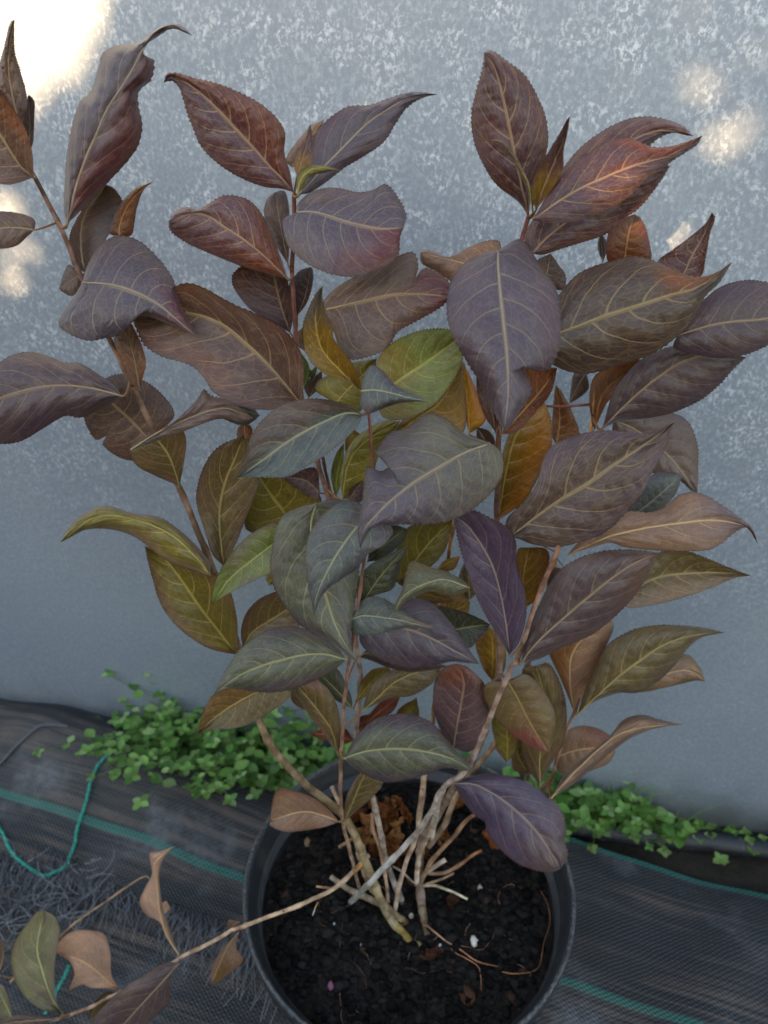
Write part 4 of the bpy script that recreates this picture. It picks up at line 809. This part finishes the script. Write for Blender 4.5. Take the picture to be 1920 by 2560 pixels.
for X, hh in ((1916, .012), (1930, .02), (1905, .006)):
    p = foot(X, .02); sp = [(p[0], p[1], hh)]; clump(b, sp, .011, WC[:3], (2, 2))
tag(b.build('weed_sprout', mweed), 'small green weed sprout under the broad leaf at the right edge', 'weed')

# ------------------------------------------------------------------ leafy screen added unseen behind the viewer for shade, gaps shaped for sun patches
def proj(P):
    q = P-CAM; zc = q@np.array([0, CP, -SP]); return np.stack([960+FPX*q[:, 0]/zc, 1280+FPX*(q@np.array([0, -SP, -CP]))/zc], 1), zc
HOLES = [(1765, 40, 62, 62, .9), (1755, 212, 50, 34, 1), (1812, 356, 52, 44, 1), (1866, 316, 30, 30, 1), (1882, 145, 38, 38, .8), (1680, 585, 52, 52, 1), (42, 530, 56, 56, 1), (75, 640, 50, 46, .8), (38, 715, 46, 34, .8)]
PATCH = np.array([(-900, -900), (360, -900), (290, -60), (250, 50), (212, 150), (150, 215), (80, 265), (-60, 335), (-500, 430), (-900, 430)], float)
def inpoly(P, poly):
    r = np.zeros(len(P), bool); n = len(poly)
    for i in range(n):
        a, c = poly[i], poly[(i+1) % n]; cond = ((a[1] > P[:, 1]) != (c[1] > P[:, 1])); r ^= cond & (P[:, 0] < (c[0]-a[0])*(P[:, 1]-a[1])/(c[1]-a[1]+1e-9)+a[0])
    return r
hz = np.array([SUNV[0], SUNV[1], 0]); hz /= np.linalg.norm(hz); hr = np.array([-hz[1], hz[0], 0])
HC = np.array([0, .2, 0])+hz*2.7; wn = np.array([EN[0], EN[1], 0]); HVs = []
for n_l, LS, fine in ((125000, .024, False), (260000, .0125, True)):
    aa = rng.uniform(-2.3, 2.3, n_l); zz = rng.uniform(.02, 1.92, n_l); dd = rng.uniform(-.12, .16, n_l)
    HP = HC+np.outer(aa, hr)+np.outer(dd, hz)+np.outer(zz, [0, 0, 1.]); keep = zz < 1.80+.05*np.sin(aa*5)+.04*np.sin(aa*13+1)
    tt = ((HP-np.array([*W0, 0]))@wn)/(SUNV@wn); pp_, zc = proj(HP-tt[:, None]*SUNV)
    box = (pp_[:, 0] > -260) & (pp_[:, 0] < 2200) & (pp_[:, 1] > -260) & (pp_[:, 1] < 960) & (zc > 0); keep &= box if fine else ~box
    sp_ = LS*FPX/np.maximum(zc, .3)
    for hx, hy, rx, ry, f_ in HOLES: keep &= ~((((pp_[:, 0]-hx)/(rx*.8+sp_*.35))**2+((pp_[:, 1]-hy)/(ry*.8+sp_*.35))**2 < 1) & (rng.random(n_l) < .6+.4*f_))
    keep &= ~(inpoly(np.stack([pp_[:, 0]-sp_*.7, pp_[:, 1]-sp_*.7], 1), PATCH) & (zc > 0))
    HP = HP[keep]; m_ = len(HP); nr = SUNV+rng.normal(0, .45, (m_, 3)); nr /= np.linalg.norm(nr, axis=1)[:, None]
    ax = np.cross(nr, rng.normal(0, 1, (m_, 3))); ax /= np.linalg.norm(ax, axis=1)[:, None]; ay = np.cross(nr, ax)
    HVs.append(np.stack([HP-ax*LS*1.2, HP+ay*LS*.75+nr*.004, HP+ax*LS*1.2, HP-ay*LS*.75+nr*.004], 1).reshape(-1, 3))
HV = np.vstack(HVs); n_l = len(HV)//4; HF = np.arange(n_l*4).reshape(-1, 4); print('hedge leaves', n_l)
shade_hedge = empty('shade_hedge', 'leafy screen added unseen behind the viewer to shade the wall', 'shade_hedge', tuple(HC))
hm = bpy.data.meshes.new('foliage'); hm.from_pydata((HV-HC).tolist(), [], HF.tolist())
ca = hm.color_attributes.new('Col', 'FLOAT_COLOR', 'POINT'); cc = np.repeat(lin((74, 96, 52))*rng.uniform(.6, 1.2, (n_l, 1)), 4, axis=0); ca.data.foreach_set('color', np.hstack([cc, np.ones((len(cc), 1))]).astype(np.float32).ravel())
hm.materials.append(m_vcol('shade_hedge_leaf', .5, .2, 60, .2)); ho = bpy.data.objects.new('foliage', hm); COL.objects.link(ho); ho.parent = shade_hedge; ho['kind'] = 'stuff'
for i in range(7):
    q = hr*(-2.1+.7*i)+hz*.05; V, F = tube([q+np.array([0, 0, 1.5*k/6])+np.array([.03*noise.noise((i, k, 0)), .03*noise.noise((i, k, 5)), 0]) for k in range(7)], np.linspace(.035, .012, 7), 8)
    mesh('trunk', V, F, M['bark'], shade_hedge, np.broadcast_to(lin((96, 80, 62)), (len(V), 3)))
